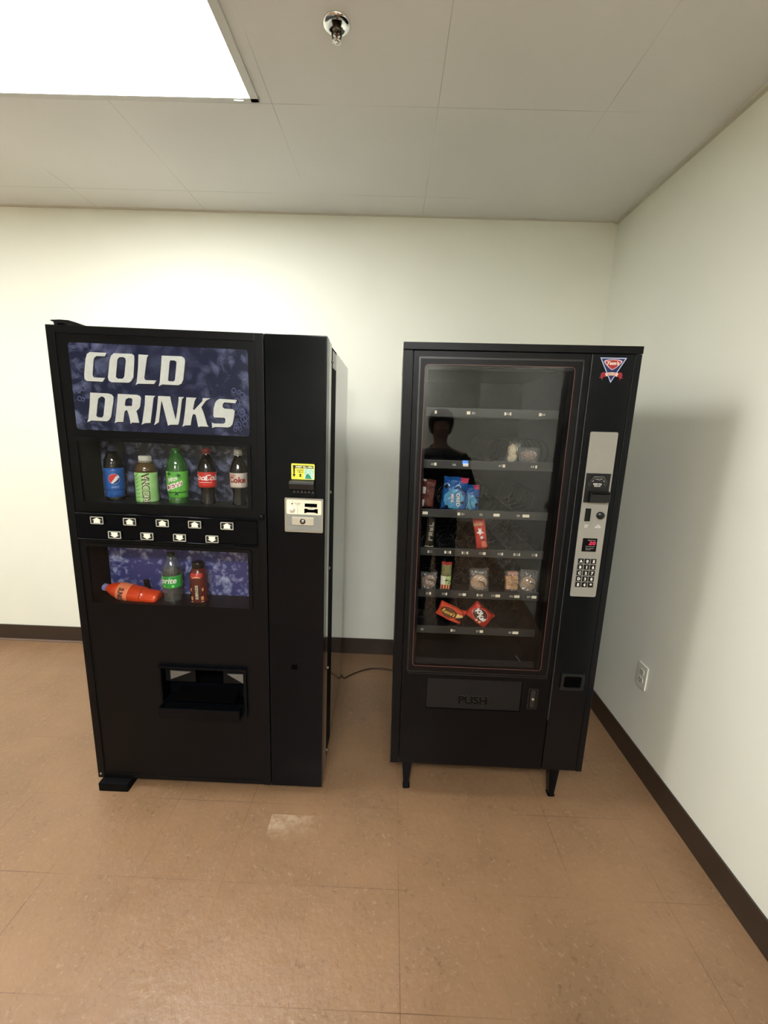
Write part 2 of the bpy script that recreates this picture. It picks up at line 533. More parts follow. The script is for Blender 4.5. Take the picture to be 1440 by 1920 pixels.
light_panel(GX - 0.230, GX + 0.980, GY - 0.602 - 4.88, GY - 0.006 - 4.88, FILL_FAR,
            'unseen ceiling fill panel added at the far end of the room')
light_panel(GX - 3.672, GX - 2.470, GY - 0.602, GY - 0.006, LAMP3,
            'ceiling light panel further left along the same row')
t = empty('fire_sprinkler', Matrix.Translation((-0.206, 1.476, CEIL)),
          'chrome pendant fire sprinkler head on the ceiling right of the light', 'sprinkler')
M_CHROME = mat('chrome', (225, 225, 220), 0.08, 1.0)
M_BRASSD = mat('dark_bronze_metal', (104, 98, 84), 0.3, 1.0)
MB().lathe([(0.041, 0), (0.041, -0.003), (0.038, -0.006), (0.028, -0.009), (0.022, -0.007), (0.016, -0.002), (0.0, -0.002)], 40).build('escutcheon', M_CHROME, t)
MB().lathe([(0.0, -0.002), (0.0125, -0.002), (0.0125, -0.018), (0.010, -0.022), (0, -0.022)], 24).build('nozzle_body', M_BRASSD, t)
mb = MB()
for s in (-1, 1):
    mb.tube([(s * 0.010, 0, -0.016), (s * 0.0135, 0, -0.026), (s * 0.011, 0, -0.036), (0, 0, -0.042)], 0.0028, 8)
mb.build('frame_arm', M_BRASSD, t)
MB().lathe([(0, -0.022), (0.003, -0.023), (0.003, -0.040), (0, -0.041)], 12).build('glass_bulb', mat('sprinkler_bulb', (120, 60, 45), 0.1), t)
mb = MB()
mb.lathe([(0, -0.042), (0.0085, -0.042), (0.0085, -0.0432), (0, -0.0432)], 24)
for k in range(12):
    a = 2 * PI * k / 12
    mb.box(0.0075, 0.0125, -0.0013, 0.0013, -0.0432, -0.042, M=Matrix.Rotation(a, 4, 'Z'))
mb.lathe([(0, -0.043), (0.0045, -0.043), (0.0035, -0.049), (0, -0.049)], 16)
mb.build('deflector', M_CHROME, t)

# ================================================================ OUTLET on the right wall
t = empty('wall_outlet', Matrix.Translation((RIGHT, 1.7545, 0.455)) @ Matrix.Rotation(-PI / 2, 4, 'Z'),
          'white duplex electrical outlet low on the right wall', 'outlet')
# local x runs along the wall, -y... the plate faces into the room
M_PLATE = mat('outlet_plate', (226, 224, 212), 0.35)
MB().box(-0.035, 0.035, -0.006, 0.0, -0.057, 0.057, 0.0025, 3).build('cover_plate', M_PLATE, t)
for s in (-1, 1):
    rc = MB().prism(rrect(-0.0165, 0.0165, s * 0.0195 - 0.0142, s * 0.0195 + 0.0142, 0.009), -0.0085, -0.005).build('receptacle', mat('outlet_face', (206, 203, 190), 0.4), t)
    mb = MB()
    mb.box(-0.0075, -0.0055, -0.0092, -0.0080, s * 0.0195 - 0.001, s * 0.0195 + 0.007)
    mb.box(0.0055, 0.0075, -0.0092, -0.0080, s * 0.0195 - 0.0, s * 0.0195 + 0.006)
    mb.cyl(0, s * 0.0195 - 0.0075, 0.0024, -0.0092, -0.0080, 12)
    mb.build('slot', mat('slot_black', (25, 23, 22), 0.6), rc)
MB().cyl(0, 0, 0.0035, -0.0078, -0.005, 14, bev=0.0008).build('screw', mat('painted_screw', (190, 188, 178), 0.3, 0.6), t)

# ================================================================ common machine materials
M_BLK = mat('black_painted_steel', (8, 9, 11), 0.36, spec=0.18, noise=(4, (11, 12, 14), 0.7), bump=(240, 0.06))
M_BLKG = mat('black_gloss_steel', (6, 8, 12), 0.16, spec=0.15, noise=(3, (9, 11, 15), 0.7), bump=(7, 0.06))
M_SIDE = mat('polished_black_side', (22, 22, 24), 0.13, spec=0.9, coat=0.5, noise=(5, (30, 30, 31), 0.7))
M_BLKD = mat('black_matt_liner', (10, 10, 10), 0.6, spec=0.15)
M_VOID = mat('dark_recess', (3, 3, 3), 0.9, spec=0.03)
M_RUB = mat('black_rubber', (7, 7, 8), 0.7, spec=0.1)
M_TXTW = mat('white_print', (232, 230, 218), 0.5)
M_TXTG = mat('grey_print', (150, 150, 144), 0.5)
M_STEEL = mat('brushed_steel', (178, 176, 168), 0.32, 0.9)
M_GLASS = glass_material('window_glass', 0.95, 0.018)

# polygon in y,z pushed along x
SWAP = Matrix(((0, 1, 0, 0), (1, 0, 0, 0), (0, 0, 1, 0), (0, 0, 0, 1)))

# ================================================================ DRINKS MACHINE
MD = (Matrix.Translation((-1.209, 1.4751, 0)) @ Matrix.Rotation(0.0088, 4, 'Z')
      @ Matrix.Rotation(-0.0021, 4, 'X') @ Matrix.Rotation(0.0092, 4, 'Y'))
D = empty('drinks_vending_machine', MD, 'tall black cold drinks vending machine with blue ice sign, left of the snack machine', 'vending machine')
W, H, B0 = 0.9601, 1.8582, 0.040
# cabinet behind the door
mb = MB()
mb.box(0.004, 0.953, 0.27, 0.7927, B0 + 0.01, H - 0.004, 0.004)
mb.build('cabinet', M_SIDE, D)
MB().box(0.03, 0.9575, 0.125, 0.2695, B0 + 0.03, H - 0.012).build('cabinet_collar', M_RUB, D)
MB().box(0.03, 0.93, 0.05, 0.76, 0.0095, B0 + 0.03).build('plinth', M_BLKD, D)
# door: sheet with window openings, 13 cm deep pan
W1 = (0.069, 0.678, 1.250, 1.473)
W2 = (0.061, 0.671, 0.852, 1.078)
SL = (0.307, 0.640, 0.425, 0.585)
mb = MB()
mb.plate(0.030, 0.7125, 0.060, 1.832, 0.004, 0.118, [W1, W2, SL])
mb.build('door_panel', M_BLK, D)
MB().box(0.0, 0.030, 0.0, 0.058, B0, H, 0.003).box(0.7125, 0.7422, 0.0, 0.118, B0, H, 0.002).box(0.030, 0.7125, 0.0, 0.118, 1.832, H, 0.002).box(0.030, 0.7125, 0.002, 0.118, B0, 0.060, 0.002).build('door_frame', M_BLK, D)
MB().box(0.0, 0.020, 0.062, 0.125, B0, H - 0.004, 0.003).build('door_edge', M_BLKG, D)
MB().box(0.7455, W, 0.0, 0.052, B0, H, 0.0035, 3).build('money_door', M_BLKG, D)
MB().box(0.7455, W - 0.001, 0.060, 0.125, B0, H - 0.004, 0.0025).build('inner_door_edge', M_SIDE, D)
MB().box(0.7422, W - 0.006, 0.052, 0.060, B0 + 0.004, H - 0.006).build('door_seam', M_VOID, D)
# hinges and bolts down the right-hand side
for z in (1.795, 1.30, 0.98, 0.52, 0.10):
    hb = MB().box(0.930, 0.9565, 0.128, 0.165, z - 0.014, z + 0.014, 0.003).build('hinge', M_BLKG, D)
    MB().lathe([(0, 0.0), (0.006, 0.0), (0.006, 0.005), (0.003, 0.007), (0, 0.007)], 12,
               M=Matrix.Translation((0.9565, 0.143, z)) @ Matrix.Rotation(PI / 2, 4, 'Y')).build('hinge_bolt', M_STEEL, hb)
MB().box(0.915, 0.9590, 0.150, 0.262, 1.775, 1.838, 0.004).build('hinge_bracket', M_BLKG, D)

# sign
sp_ = rrect(0.072, 0.689, 1.511, 1.803, 0.012)
sign = MB().prism(sp_, -0.0005, 0.004).build('sign_panel', ice_material('printed_ice_sign', (2, 12, 46), (100, 108, 138), 0.85, 20, edge=True), D)
M_LET = mat('silver_lettering', (186, 189, 182), 0.4, noise=(60, (170, 173, 170), 0.5))
M_LSH = mat('navy_lettering_shadow', (14, 20, 42), 0.5)
LETTERS = [
    ('C',[(0.1463,1.7735),(0.2038,1.7732),(0.1973,1.7616),(0.1678,1.7617),(0.1606,1.7563),(0.1572,1.7498),(0.1478,1.6983),(0.1511,1.6907),(0.1903,1.6904),(0.1809,1.6776),(0.1267,1.678),(0.1192,1.6842),(0.1193,1.6971),(0.13,1.7513),(0.1362,1.7667)],None),
    ('O',[(0.2292,1.773),(0.2907,1.7734),(0.2983,1.7682),(0.2981,1.7555),(0.2896,1.6963),(0.2804,1.683),(0.2719,1.6782),(0.2121,1.6771),(0.2031,1.6824),(0.2014,1.6927),(0.212,1.747),(0.219,1.765)],[(0.2468,1.7611),(0.2603,1.7621),(0.268,1.7581),(0.2686,1.7492),(0.2587,1.6976),(0.2526,1.6904),(0.2349,1.6897),(0.2287,1.6951),(0.2306,1.7068),(0.2394,1.7531)]),
    ('L',[(0.3139,1.7726),(0.3481,1.7719),(0.3421,1.7636),(0.3339,1.7264),(0.3274,1.6952),(0.331,1.6889),(0.3689,1.6892),(0.3599,1.6772),(0.3056,1.6762),(0.2958,1.6719),(0.3007,1.6825),(0.3092,1.7305)],None),
    ('D',[(0.3936,1.772),(0.4618,1.7722),(0.4708,1.7662),(0.4729,1.7575),(0.4626,1.6956),(0.4551,1.6823),(0.4439,1.6767),(0.3884,1.677),(0.3757,1.6705),(0.3808,1.6845),(0.3905,1.7465)],[(0.4221,1.758),(0.4368,1.758),(0.4433,1.7537),(0.4428,1.7461),(0.4342,1.6944),(0.4298,1.6886),(0.4149,1.6885),(0.4096,1.6908),(0.4144,1.7219),(0.4191,1.7528)]),
    ('D',[(0.1341,1.6393),(0.1964,1.6388),(0.2085,1.6353),(0.2141,1.6275),(0.2126,1.6124),(0.1993,1.5591),(0.192,1.5485),(0.183,1.5434),(0.1283,1.5438),(0.1129,1.5374),(0.1184,1.5496),(0.1271,1.5927)],[(0.1704,1.6277),(0.1786,1.6271),(0.1843,1.6213),(0.1835,1.6132),(0.1735,1.5641),(0.1685,1.5558),(0.1527,1.5555),(0.1468,1.56),(0.1551,1.5999),(0.1602,1.6203)]),
    ('R',[(0.2307,1.6388),(0.2961,1.6383),(0.3063,1.6353),(0.3109,1.6285),(0.3055,1.6001),(0.3007,1.5918),(0.2906,1.5833),(0.2936,1.5691),(0.2978,1.5431),(0.2714,1.5426),(0.2668,1.5377),(0.2659,1.5516),(0.2617,1.576),(0.2583,1.585),(0.2529,1.5837),(0.2482,1.5774),(0.241,1.5434),(0.2209,1.5426),(0.21,1.5386),(0.2141,1.5495),(0.2257,1.6069)],[(0.266,1.6267),(0.2764,1.6261),(0.2808,1.6223),(0.2773,1.5999),(0.2552,1.5984),(0.2514,1.6019),(0.2562,1.6212)]),
    ('I',[(0.3262,1.6376),(0.3615,1.6376),(0.3547,1.6303),(0.353,1.6202),(0.3379,1.5444),(0.3178,1.5425),(0.3057,1.5369),(0.3097,1.5473),(0.3228,1.6069)],None),
    ('N',[(0.3719,1.6376),(0.4134,1.6377),(0.4155,1.6218),(0.4282,1.5574),(0.4324,1.5739),(0.4428,1.6249),(0.4435,1.6374),(0.4622,1.6378),(0.4545,1.6304),(0.4484,1.5969),(0.4393,1.5497),(0.4356,1.5419),(0.4082,1.5408),(0.3995,1.5373),(0.398,1.5459),(0.3848,1.6145),(0.3823,1.6234),(0.3776,1.6001),(0.3676,1.5477),(0.35,1.5371),(0.355,1.5482),(0.3646,1.5934)],None),
    ('K',[(0.4705,1.6371),(0.5048,1.6369),(0.4979,1.6252),(0.4912,1.5967),(0.4953,1.5948),(0.5261,1.6264),(0.5276,1.6368),(0.5546,1.6372),(0.5386,1.6289),(0.5209,1.606),(0.5283,1.586),(0.5389,1.5456),(0.5439,1.5397),(0.5155,1.5395),(0.507,1.5371),(0.5054,1.5483),(0.5006,1.5768),(0.4977,1.5807),(0.4903,1.5804),(0.4855,1.568),(0.4799,1.5421),(0.4608,1.5407),(0.45,1.5357),(0.4548,1.5462),(0.4639,1.5935)],None),
    ('S',[(0.5868,1.6369),(0.6469,1.6354),(0.6414,1.6241),(0.6029,1.6255),(0.5965,1.6192),(0.5961,1.6091),(0.6021,1.6043),(0.6313,1.6035),(0.6384,1.5977),(0.6345,1.5742),(0.6285,1.5514),(0.6209,1.5429),(0.6123,1.5401),(0.566,1.5396),(0.5564,1.5357),(0.5562,1.5546),(0.5623,1.5517),(0.5981,1.5522),(0.6035,1.5576),(0.6046,1.5689),(0.601,1.5728),(0.5653,1.5723),(0.5621,1.5793),(0.5646,1.6038),(0.5706,1.6222),(0.5772,1.6315)],None),
]

for ch, outer, inner in LETTERS:
    lt = MB().prism(outer, -0.0024, -0.0006, hole=inner).build('letter', M_LET, sign)
    sh = lambda P: [(x + 0.0032, z - 0.0036) for x, z in P]
    MB().prism(sh(outer), -0.0011, -0.0006, hole=sh(inner) if inner else None).build('letter_shadow', M_LSH, lt)
# small water drops printed at the right of the sign
mb = MB()
for i in range(26):
    cx = random.uniform(0.635, 0.682); cz = random.uniform(1.525, 1.69); r = random.uniform(0.005, 0.011)
    if i > 20: cx = random.uniform(0.08, 0.115); cz = random.uniform(1.53, 1.66)
    mb.tube([(cx + r * math.cos(a * PI / 8), -0.0008, cz + 1.1 * r * math.sin(a * PI / 8)) for a in range(16)], 0.0014, 5, True)
tag(mb.build('water_drop_print', mat('drop_print', (64, 70, 106), 0.3), sign), kind='stuff')

def display(win, drop, name_mat, dark, light, sc):
    x0, x1, z0, z1 = win
    # molding round the opening, liner box, ice backdrop, glass
    fr = MB().prism(rrect(x0 - 0.012, x1 + 0.012, z0 - 0.012, z1 + 0.012, 0.010), -0.003, 0.0045,
                    hole=rrect(x0, x1, z0, z1, 0.006)).build('window_frame', M_BLK, D)
    mb = MB()
    mb.box(x0 - 0.002, x0, 0.005, 0.117, z0 - drop, z1); mb.box(x1, x1 + 0.002, 0.005, 0.117, z0 - drop, z1)
    mb.box(x0, x1, 0.005, 0.117, z0 - drop - 0.003, z0 - drop); mb.box(x0, x1, 0.005, 0.117, z1, z1 + 0.002)
    mb.build('display_liner', M_BLKD, D)
    MB().box(x0, x1, 0.113, 0.117, z0 - drop, z1).build('ice_backdrop', ice_material(name_mat, dark, light, 1.0, sc), D)
    MB().box(x0 + 0.0005, x1 - 0.0005, 0.0, 0.003, z0 + 0.0005, z1 - 0.0005).build('window_glass', M_GLASS, D)
display(W1, 0.026, 'ice_backdrop_print_upper', (14, 18, 40), (136, 144, 172), 26)
display(W2, 0.037, 'ice_backdrop_print_lower', (52, 58, 112), (180, 188, 218), 34)

# select-button strip
BP = MB().box(0.038, 0.7085, -0.006, 0.004, 1.112, 1.204, 0.002).build('button_panel', M_BLKG, D)
MB().tube([(0.038, -0.008, 1.2065), (0.708, -0.008, 1.2065)], 0.0035, 10).tube([(0.038, -0.008, 1.1085), (0.710, -0.008, 1.1085)], 0.0035, 10).build('panel_rail', M_BLKG, BP)
M_BTN = mat('button_black', (9, 9, 9), 0.3)
M_ARW = mat('arrow_white', (250, 246, 226), 0.4)
def button(cx, cz, up):
    b = MB().prism(rrect(cx - 0.0245, cx + 0.0245, cz - 0.0145, cz + 0.0145, 0.003), -0.013, -0.006).build('select_button', M_BTN, D)
    MB().prism(rrect(cx - 0.0238, cx + 0.0238, cz - 0.0138, cz + 0.0138, 0.0026), -0.0140, -0.0128,
               hole=rrect(cx - 0.0212, cx + 0.0212, cz - 0.0112, cz + 0.0112, 0.0014)).build('button_rim', mat('button_rim_grey', (186, 184, 168), 0.4), b)
    s = 1 if up else -1
    P = [(0, 0.0105), (0.0165, 0.001), (0.0105, 0.001), (0.0125, -0.0098), (-0.0125, -0.0098), (-0.0105, 0.001), (-0.0165, 0.001)]
    P = [(cx + x, cz + s * z) for x, z in P]
    MB().prism(P if up else P[::-1], -0.0136, -0.0128).build('arrow', M_ARW, b)
for cx in (0.118, 0.2395, 0.361, 0.4805, 0.600): button(cx, 1.1825, True)
for cx in (0.179, 0.300, 0.4215, 0.5425): button(cx, 1.1295, False)
MB().lathe([(0, -0.016), (0.008, -0.016), (0.010, -0.012), (0.010, 0.0), (0, 0)], 20,
           M=Matrix.Translation((0.7265, 0.0, 1.221)) @ Matrix.Rotation(-PI / 2, 4, 'X')).build('lock', M_BLKG, D)

# bottle delivery opening with its tray
mb = MB()
mb.plate(0.300, 0.652, 0.418, 0.5925, -0.004, 0.006, [SL])
mb.box(0.300, 0.654, -0.012, 0.0, 0.584, 0.5925, 0.003)
mb.box(0.641, 0.653, -0.012, 0.0, 0.372, 0.588, 0.003)
chute = mb.build('delivery_opening', M_BLKG, D)
mb = MB()
mb.box(SL[0] - 0.002, SL[0], 0.005, 0.20, SL[2], SL[3]).box(SL[1], SL[1] + 0.002, 0.005, 0.20, SL[2], SL[3])
mb.box(SL[0], SL[1], 0.005, 0.20, SL[3], SL[3] + 0.002).box(SL[0], SL[1], 0.198, 0.20, SL[2], SL[3])
mb.box(SL[0], SL[1], 0.0, 0.20, SL[2] - 0.003, SL[2])
mb.build('chute_liner', M_VOID, chute)
mb = MB()
for a, b2, c2 in (((0.330, 0.512), (0.330, 0.552), (0.415, 0.549)), ((0.638, 0.500), (0.638, 0.548), (0.563, 0.546))):
    MB().prism([a, b2, c2], 0.024, 0.028).build('chute_wing', mat('grey_galvanised', (120, 120, 116), 0.4, 0.5), chute)
mb = MB()
mb.plate(0.305, 0.640, 0.545, 0.585, 0.030, 0.034, [(0.430, 0.545, 0.5, 0.566)])
mb.build('anti_theft_flap', M_BLKD, chute)
mb = MB()   # sloping inner ramp
mb.prism([(0.0, 0.430), (0.19, 0.512), (0.19, 0.518), (0.0, 0.436)], 0.355, 0.600, M=SWAP)
mb.build('ramp', M_VOID, chute)
mb = MB()
mb.box(0.306, 0.632, -0.040, -0.034, 0.378, 0.424, 0.0015)
mb.box(0.306, 0.632, -0.040, 0.10, 0.376, 0.380, 0.001)
mb.box(0.628, 0.632, -0.040, 0.0, 0.378, 0.424, 0.001)
mb.box(0.306, 0.310, -0.040, 0.0, 0.378, 0.424, 0.001)
mb.box(0.306, 0.632, 0.058, 0.062, 0.425, 0.475, 0.001)
tray = mb.build('delivery_tray', M_BLKG, chute)
# ================================================================ money side
BV = MB().box(0.832, 0.925, -0.006, 0.0, 1.300, 1.430, 0.003).build('bill_acceptor', M_BLKG, D)
MB().prism(rrect(0.8375, 0.9215, 1.3665, 1.4235, 0.004), -0.0072, -0.006).build('instruction_label', mat('yellow_label', (238, 232, 76), 0.4), BV)
MB().prism(rrect(0.8845, 0.9195, 1.3685, 1.4065, 0.002), -0.0077, -0.0070).build('note_picture', mat('pale_green_print', (208, 236, 214), 0.4, noise=(160, (110, 190, 160), 0.8)), BV)
MB().prism([(0.8875, 1.370), (0.912, 1.370), (0.905, 1.382), (0.897, 1.389), (0.890, 1.382)], -0.0081, -0.0074).build('note_arrow', mat('sea_green_print', (40, 140, 110), 0.4), BV)
M_INK = mat('black_ink', (24, 24, 18), 0.5)
mb = MB()
mb.box(0.851, 0.9165, -0.0078, -0.0071, 1.407, 1.4175)
mb.prism([(0.8435, 1.4175), (0.8515, 1.4175), (0.8495, 1.385), (0.8535, 1.385), (0.8475, 1.3745), (0.8415, 1.385), (0.8455, 1.385)], -0.0078, -0.0071)
mb.prism([(0.865, 1.3865), (0.8755, 1.3865), (0.8715, 1.3815), (0.8755, 1.3765), (0.865, 1.3765), (0.869, 1.3815)], -0.0078, -0.0071)
mb.build('arrow_print', M_INK, BV)
words([('ACCEPTS', 0.8695, 1.4000, 0.0042, dict(bold=0.03, fit=0.026)), ('1 BILLS', 0.8700, 1.3935, 0.0042, dict(bold=0.03, fit=0.022))], 'label_lettering', M_INK, BV, -0.0074)
words([('INSERT BILL HERE', 0.8838, 1.4122, 0.0062, dict(bold=0.04, fit=0.060))], 'label_heading', mat('yellow_white_print', (246, 246, 190), 0.4), BV, -0.0081)
mb = MB()
P = [(-0.006, 1.3655), (-0.024, 1.3600), (-0.028, 1.352), (-0.024, 1.3335), (-0.006, 1.330)]
mb.prism([(y, z) for y, z in P], 0.833, 0.921, M=SWAP)
mb.build('bill_mouth', mat('bill_mouth_plastic', (18, 19, 19), 0.4), BV)
MB().box(0.834, 0.920, -0.0245, -0.0225, 1.3585, 1.3615, 0.0008).build('bill_lip', mat('bill_lip_grey', (84, 84, 78), 0.35), BV)
mb = MB()
for k in range(6):
    x = 0.843 + k * 0.0135
    mb.prism([(x, 1.318), (x + 0.0105, 1.318), (x + 0.0052, 1.327)], -0.0095, -0.006)
mb.build('bill_guide', mat('bill_guide_grey', (44, 45, 45), 0.4), BV)

CP = MB().prism(rrect(0.8125, 0.9535, 1.1695, 1.2975, 0.004), -0.007, 0.0).build('coin_panel', M_STEEL, D)
MB().prism(rrect(0.8195, 0.9475, 1.2375, 1.2915, 0.006), -0.0085, -0.0068).build('coin_plate', mat('cream_plate', (240, 234, 210), 0.4), CP)
MB().prism(rrect(0.8195, 0.9475, 1.1760, 1.2335, 0.004), -0.0082, -0.0068).build('lower_plate', mat('grey_plate', (138, 138, 132), 0.4), CP)
mb = MB()
mb.prism(rrect(0.8865, 0.9315, 1.2665, 1.2795, 0.001), -0.0095, -0.0083)
mb.build('coin_slot', M_VOID, CP); mb = MB()
mb.prism([(0.885, 1.2430), (0.887, 1.2430), (0.898, 1.2465), (0.922, 1.2465), (0.933, 1.2430), (0.9345, 1.2430), (0.9345, 1.2600), (0.925, 1.2600), (0.920, 1.2570), (0.900, 1.2570), (0.895, 1.2600), (0.885, 1.2600)], -0.0095, -0.0083)
mb.build('coin_slot', M_VOID, CP); mb = MB()
mb.cyl(0.8405, 1.2765, 0.0027, -0.0092, -0.0083, 14)
mb.build('indicator_hole', M_VOID, CP)
words([('EXACT', 0.909, 1.2632, 0.0028, dict(bold=0.03))], 'slot_lettering', mat('brown_print', (88, 70, 58), 0.5), CP, -0.0088)
words([('USE CORRECT', 0.8605, 1.2785, 0.0030, dict(bold=0.02, fit=0.022)), ('CHANGE', 0.8605, 1.2735, 0.0026, dict(bold=0.02, fit=0.014)), ('OUT', 0.8425, 1.2850, 0.0026)],
      'plate_lettering', mat('brown_print', (88, 70, 58), 0.5), CP, -0.0088)
MB().tube([(0.8600, -0.0087, 1.2685), (0.8600, -0.0087, 1.2395)], 0.0005, 5).build('plate_line', M_TXTG, CP)
MB().lathe([(0, -0.019), (0.0080, -0.019), (0.0092, -0.016), (0.0105, -0.0085), (0, -0.0085)], 24,
           M=Matrix.Translation((0.8410, 0, 1.2555)) @ Matrix.Rotation(-PI / 2, 4, 'X')).build('return_knob', mat('knob_white', (228, 224, 210), 0.25, 0.3), CP)
cf = MB().box(0.8400, 0.9210, -0.0135, -0.0078, 1.1975, 1.2285, 0.002).build('coin_return_flap', mat('satin_steel', (205, 200, 184), 0.35, 0.6), CP)
MB().cyl(0.8800, 1.2125, 0.0105, -0.0150, -0.0130, 26, bev=0.001).build('flap_lock', mat('lock_dark', (64, 64, 62), 0.3, 0.8), cf)
MB().cyl(0.8800, 1.2125, 0.0055, -0.0162, -0.0148, 20, bev=0.0006).build('lock_core', M_STEEL, cf)
HP = MB().box(0.8215, 0.9390, -0.0015, 0.0, 0.5180, 0.6240, 0.0006).build('coin_cup_plate', M_BLKG, D)
MB().box(0.8335, 0.8570, -0.0022, -0.0014, 0.5985, 0.6190).build('cup_hole', M_VOID, HP)
mb = MB()
mb.box(0.018, 0.142, -0.028, 0.150, 0.0004, 0.0390, 0.004)
MB2 = mb.build('leveling_block', M_RUB, D)
MB().cyl(0.0125, 0.060, 0.0045, -0.0025, 0, 14, bev=0.001).build('screw', M_STEEL, D)

# bowed black strip lying on top of the machine
t = empty('plastic_strip', MD @ Matrix.Translation((0.0, 0.03, H)), 'thin bowed black plastic strip lying on top of the drinks machine', 'strip')
P = [(-0.004, 0.0185), (0.000, 0.0205), (0.030, 0.0225), (0.060, 0.0215), (0.085, 0.0155), (0.108, 0.0070), (0.124, 0.0006),
     (0.112, 0.0012), (0.100, 0.0030), (0.060, 0.0085), (0.022, 0.0120), (0.018, 0.0003), (0.010, 0.0003), (0.008, 0.0140)]
MB().prism(P[::-1], 0.0, 0.045).build('strip_body', M_BLKD, t)

# ================================================================ BOTTLES
def wrap(me, R, ang, z, h, kx=1.0, off=0.0006, rot=0.0):
    """bend a flat word round a bottle of radius R(z); ang 0 faces -y, turning toward +x"""
    b = bmesh.new(); b.from_mesh(me)
    bmesh.ops.triangulate(b, faces=b.faces)
    for _ in range(3):
        es = [e for e in b.edges if e.calc_length() > 0.35]
        if not es: break
        bmesh.ops.subdivide_edges(b, edges=es, cuts=1); bmesh.ops.triangulate(b, faces=b.faces)
    c, s = math.cos(rot), math.sin(rot)
    for v in b.verts:
        x, zz = v.co.x * kx * h, v.co.z * h
        x, zz = x * c - zz * s, x * s + zz * c
        zz += z; r = R(zz) + off; a = ang + x / r
        v.co = (r * math.sin(a), -r * math.cos(a), zz)
    out = bpy.data.meshes.new('w'); b.to_mesh(out); b.free()
    return out

def disc(n=24, r=1.0, P=None):
    b = bmesh.new()
    P = P or [(r * math.cos(2 * PI * i / n), r * math.sin(2 * PI * i / n)) for i in range(n)]
    vs = [b.verts.new((x, 0, z)) for x, z in P]
    es = [b.edges.new((vs[i], vs[(i + 1) % len(vs)])) for i in range(len(vs))]
    bmesh.ops.triangle_fill(b, use_beauty=True, use_dissolve=False, edges=es)
    for _ in range(3):
        bmesh.ops.subdivide_edges(b, edges=list(b.edges), cuts=1); bmesh.ops.triangulate(b, faces=b.faces)
    me = bpy.data.meshes.new('d'); b.to_mesh(me); b.free()
    return me

def radius_at(prof):
    pz = sorted([(z, r) for r, z in prof if r > 0.001])
    def R(z):
        for (z0, r0), (z1, r1) in zip(pz, pz[1:]):
            if z0 <= z <= z1 and z1 > z0: return r0 + (r1 - r0) * (z - z0) / (z1 - z0)
        return pz[-1][1] if z > pz[-1][0] else pz[0][1]
    return R

def soda_profile(R, H, waist=0.0, coke=False):
    """generic 20 oz bottle outline"""
    if coke:
        k = [(0, 0.004), (.55, 0), (.80, .02), (.86, .06), (.82, .14), (.74, .24), (.78, .33), (.97, .40), (1, .44), (1, .66), (.94, .71), (.74, .79), (.50, .86), (.40, .90), (.39, .925)]
    else:
        k = [(0, 0.004), (.62, 0), (.90, .02), (.96, .06), (.95, .16), (.90 - waist, .22), (.97, .28), (1, .31), (1, .62), (.97, .68), (.86, .76), (.62, .85), (.42, .90), (.39, .925)]
    return [(a * R, b * H) for a, b in k]

def smooth_prof(p, n=3):
    out = []
    for i in range(len(p) - 1):
        p0, p1, p2, p3 = p[max(i - 1, 0)], p[i], p[i + 1], p[min(i + 2, len(p) - 1)]
        for k in range(n):
            t_ = k / n
            q = [0.5 * ((2 * p1[j]) + (-p0[j] + p2[j]) * t_ + (2 * p0[j] - 5 * p1[j] + 4 * p2[j] - p3[j]) * t_ ** 2 + (-p0[j] + 3 * p1[j] - 3 * p2[j] + p3[j]) * t_ ** 3) for j in (0, 1)]
            out.append((max(q[0], 0.0), q[1]))
    out.append(p[-1])
    return out

def bottle(name, label, M, prof, liquid, capm, cap_r, cap_h, lab=None, labm=None, plastic=None, fill=None):
    """body (with the drink showing through), cap, label sleeve; returns root, label object, radius function"""
    root = empty(name, M, label, 'bottle', 'bottles on show in the drinks machine')
    pr = smooth_prof(prof)
    R = radius_at(pr)
    top = prof[-1][1]
    if plastic is None:
        MB().lathe(pr + [(0, top)], 32).build('bottle_body', liquid, root)
    else:
        MB().lathe(pr + [(0, top)], 32).build('bottle_body', plastic, root)
        lv = [(max(r - 0.0012, 0), z + 0.001) for r, z in pr if z < fill]
        MB().lathe(lv + [(0, fill)], 32).build('drink', liquid, root)
    mb = MB()
    mb.lathe([(0, top - 0.001), (cap_r, top - 0.001), (cap_r, top + cap_h - 0.002), (cap_r - 0.002, top + cap_h), (0, top + cap_h)], 30)
    for k in range(30):
        a = 2 * PI * k / 30
        mb.box(cap_r - 0.0004, cap_r + 0.0004, -0.0005, 0.0005, top, top + cap_h - 0.003, M=Matrix.Rotation(a, 4, 'Z'))
    mb.lathe([(cap_r * 0.92, top - 0.006), (cap_r * 1.03, top - 0.006), (cap_r * 1.03, top - 0.003), (cap_r * 0.92, top - 0.003)], 30)
    mb.build('cap', capm, root)
    lo = None
    if lab:
        z0, z1 = lab
        lp = [(R(z0) + 0.0002, z0)] + [(R(z0 + (z1 - z0) * k / 10) + 0.0007, z0 + (z1 - z0) * k / 10) for k in range(11)] + [(R(z1) + 0.0002, z1)]
        lo = MB().lathe(lp, 32).build('label_sleeve', labm, root)
    return root, lo, R

def wrapped(items, name, m, parent, R):
    mb = MB()
    for it in items:
        s, ang, z, h = it[:4]; kw = it[4] if len(it) > 4 else {}
        me = s if not isinstance(s, str) else text_mesh(s, kw.get('bold', 0.0), kw.get('shear', 0.0))
        mb.mesh(wrap(me, R, ang, z, h, kw.get('kx', 1.0), kw.get('off', 0.0010), kw.get('rot', 0.0)))
    return mb.build(name, m, parent)

def dplace(x, y, z, rz=0.0):
    return MD @ Matrix.Translation((x, y, z)) @ Matrix.Rotation(rz, 4, 'Z')

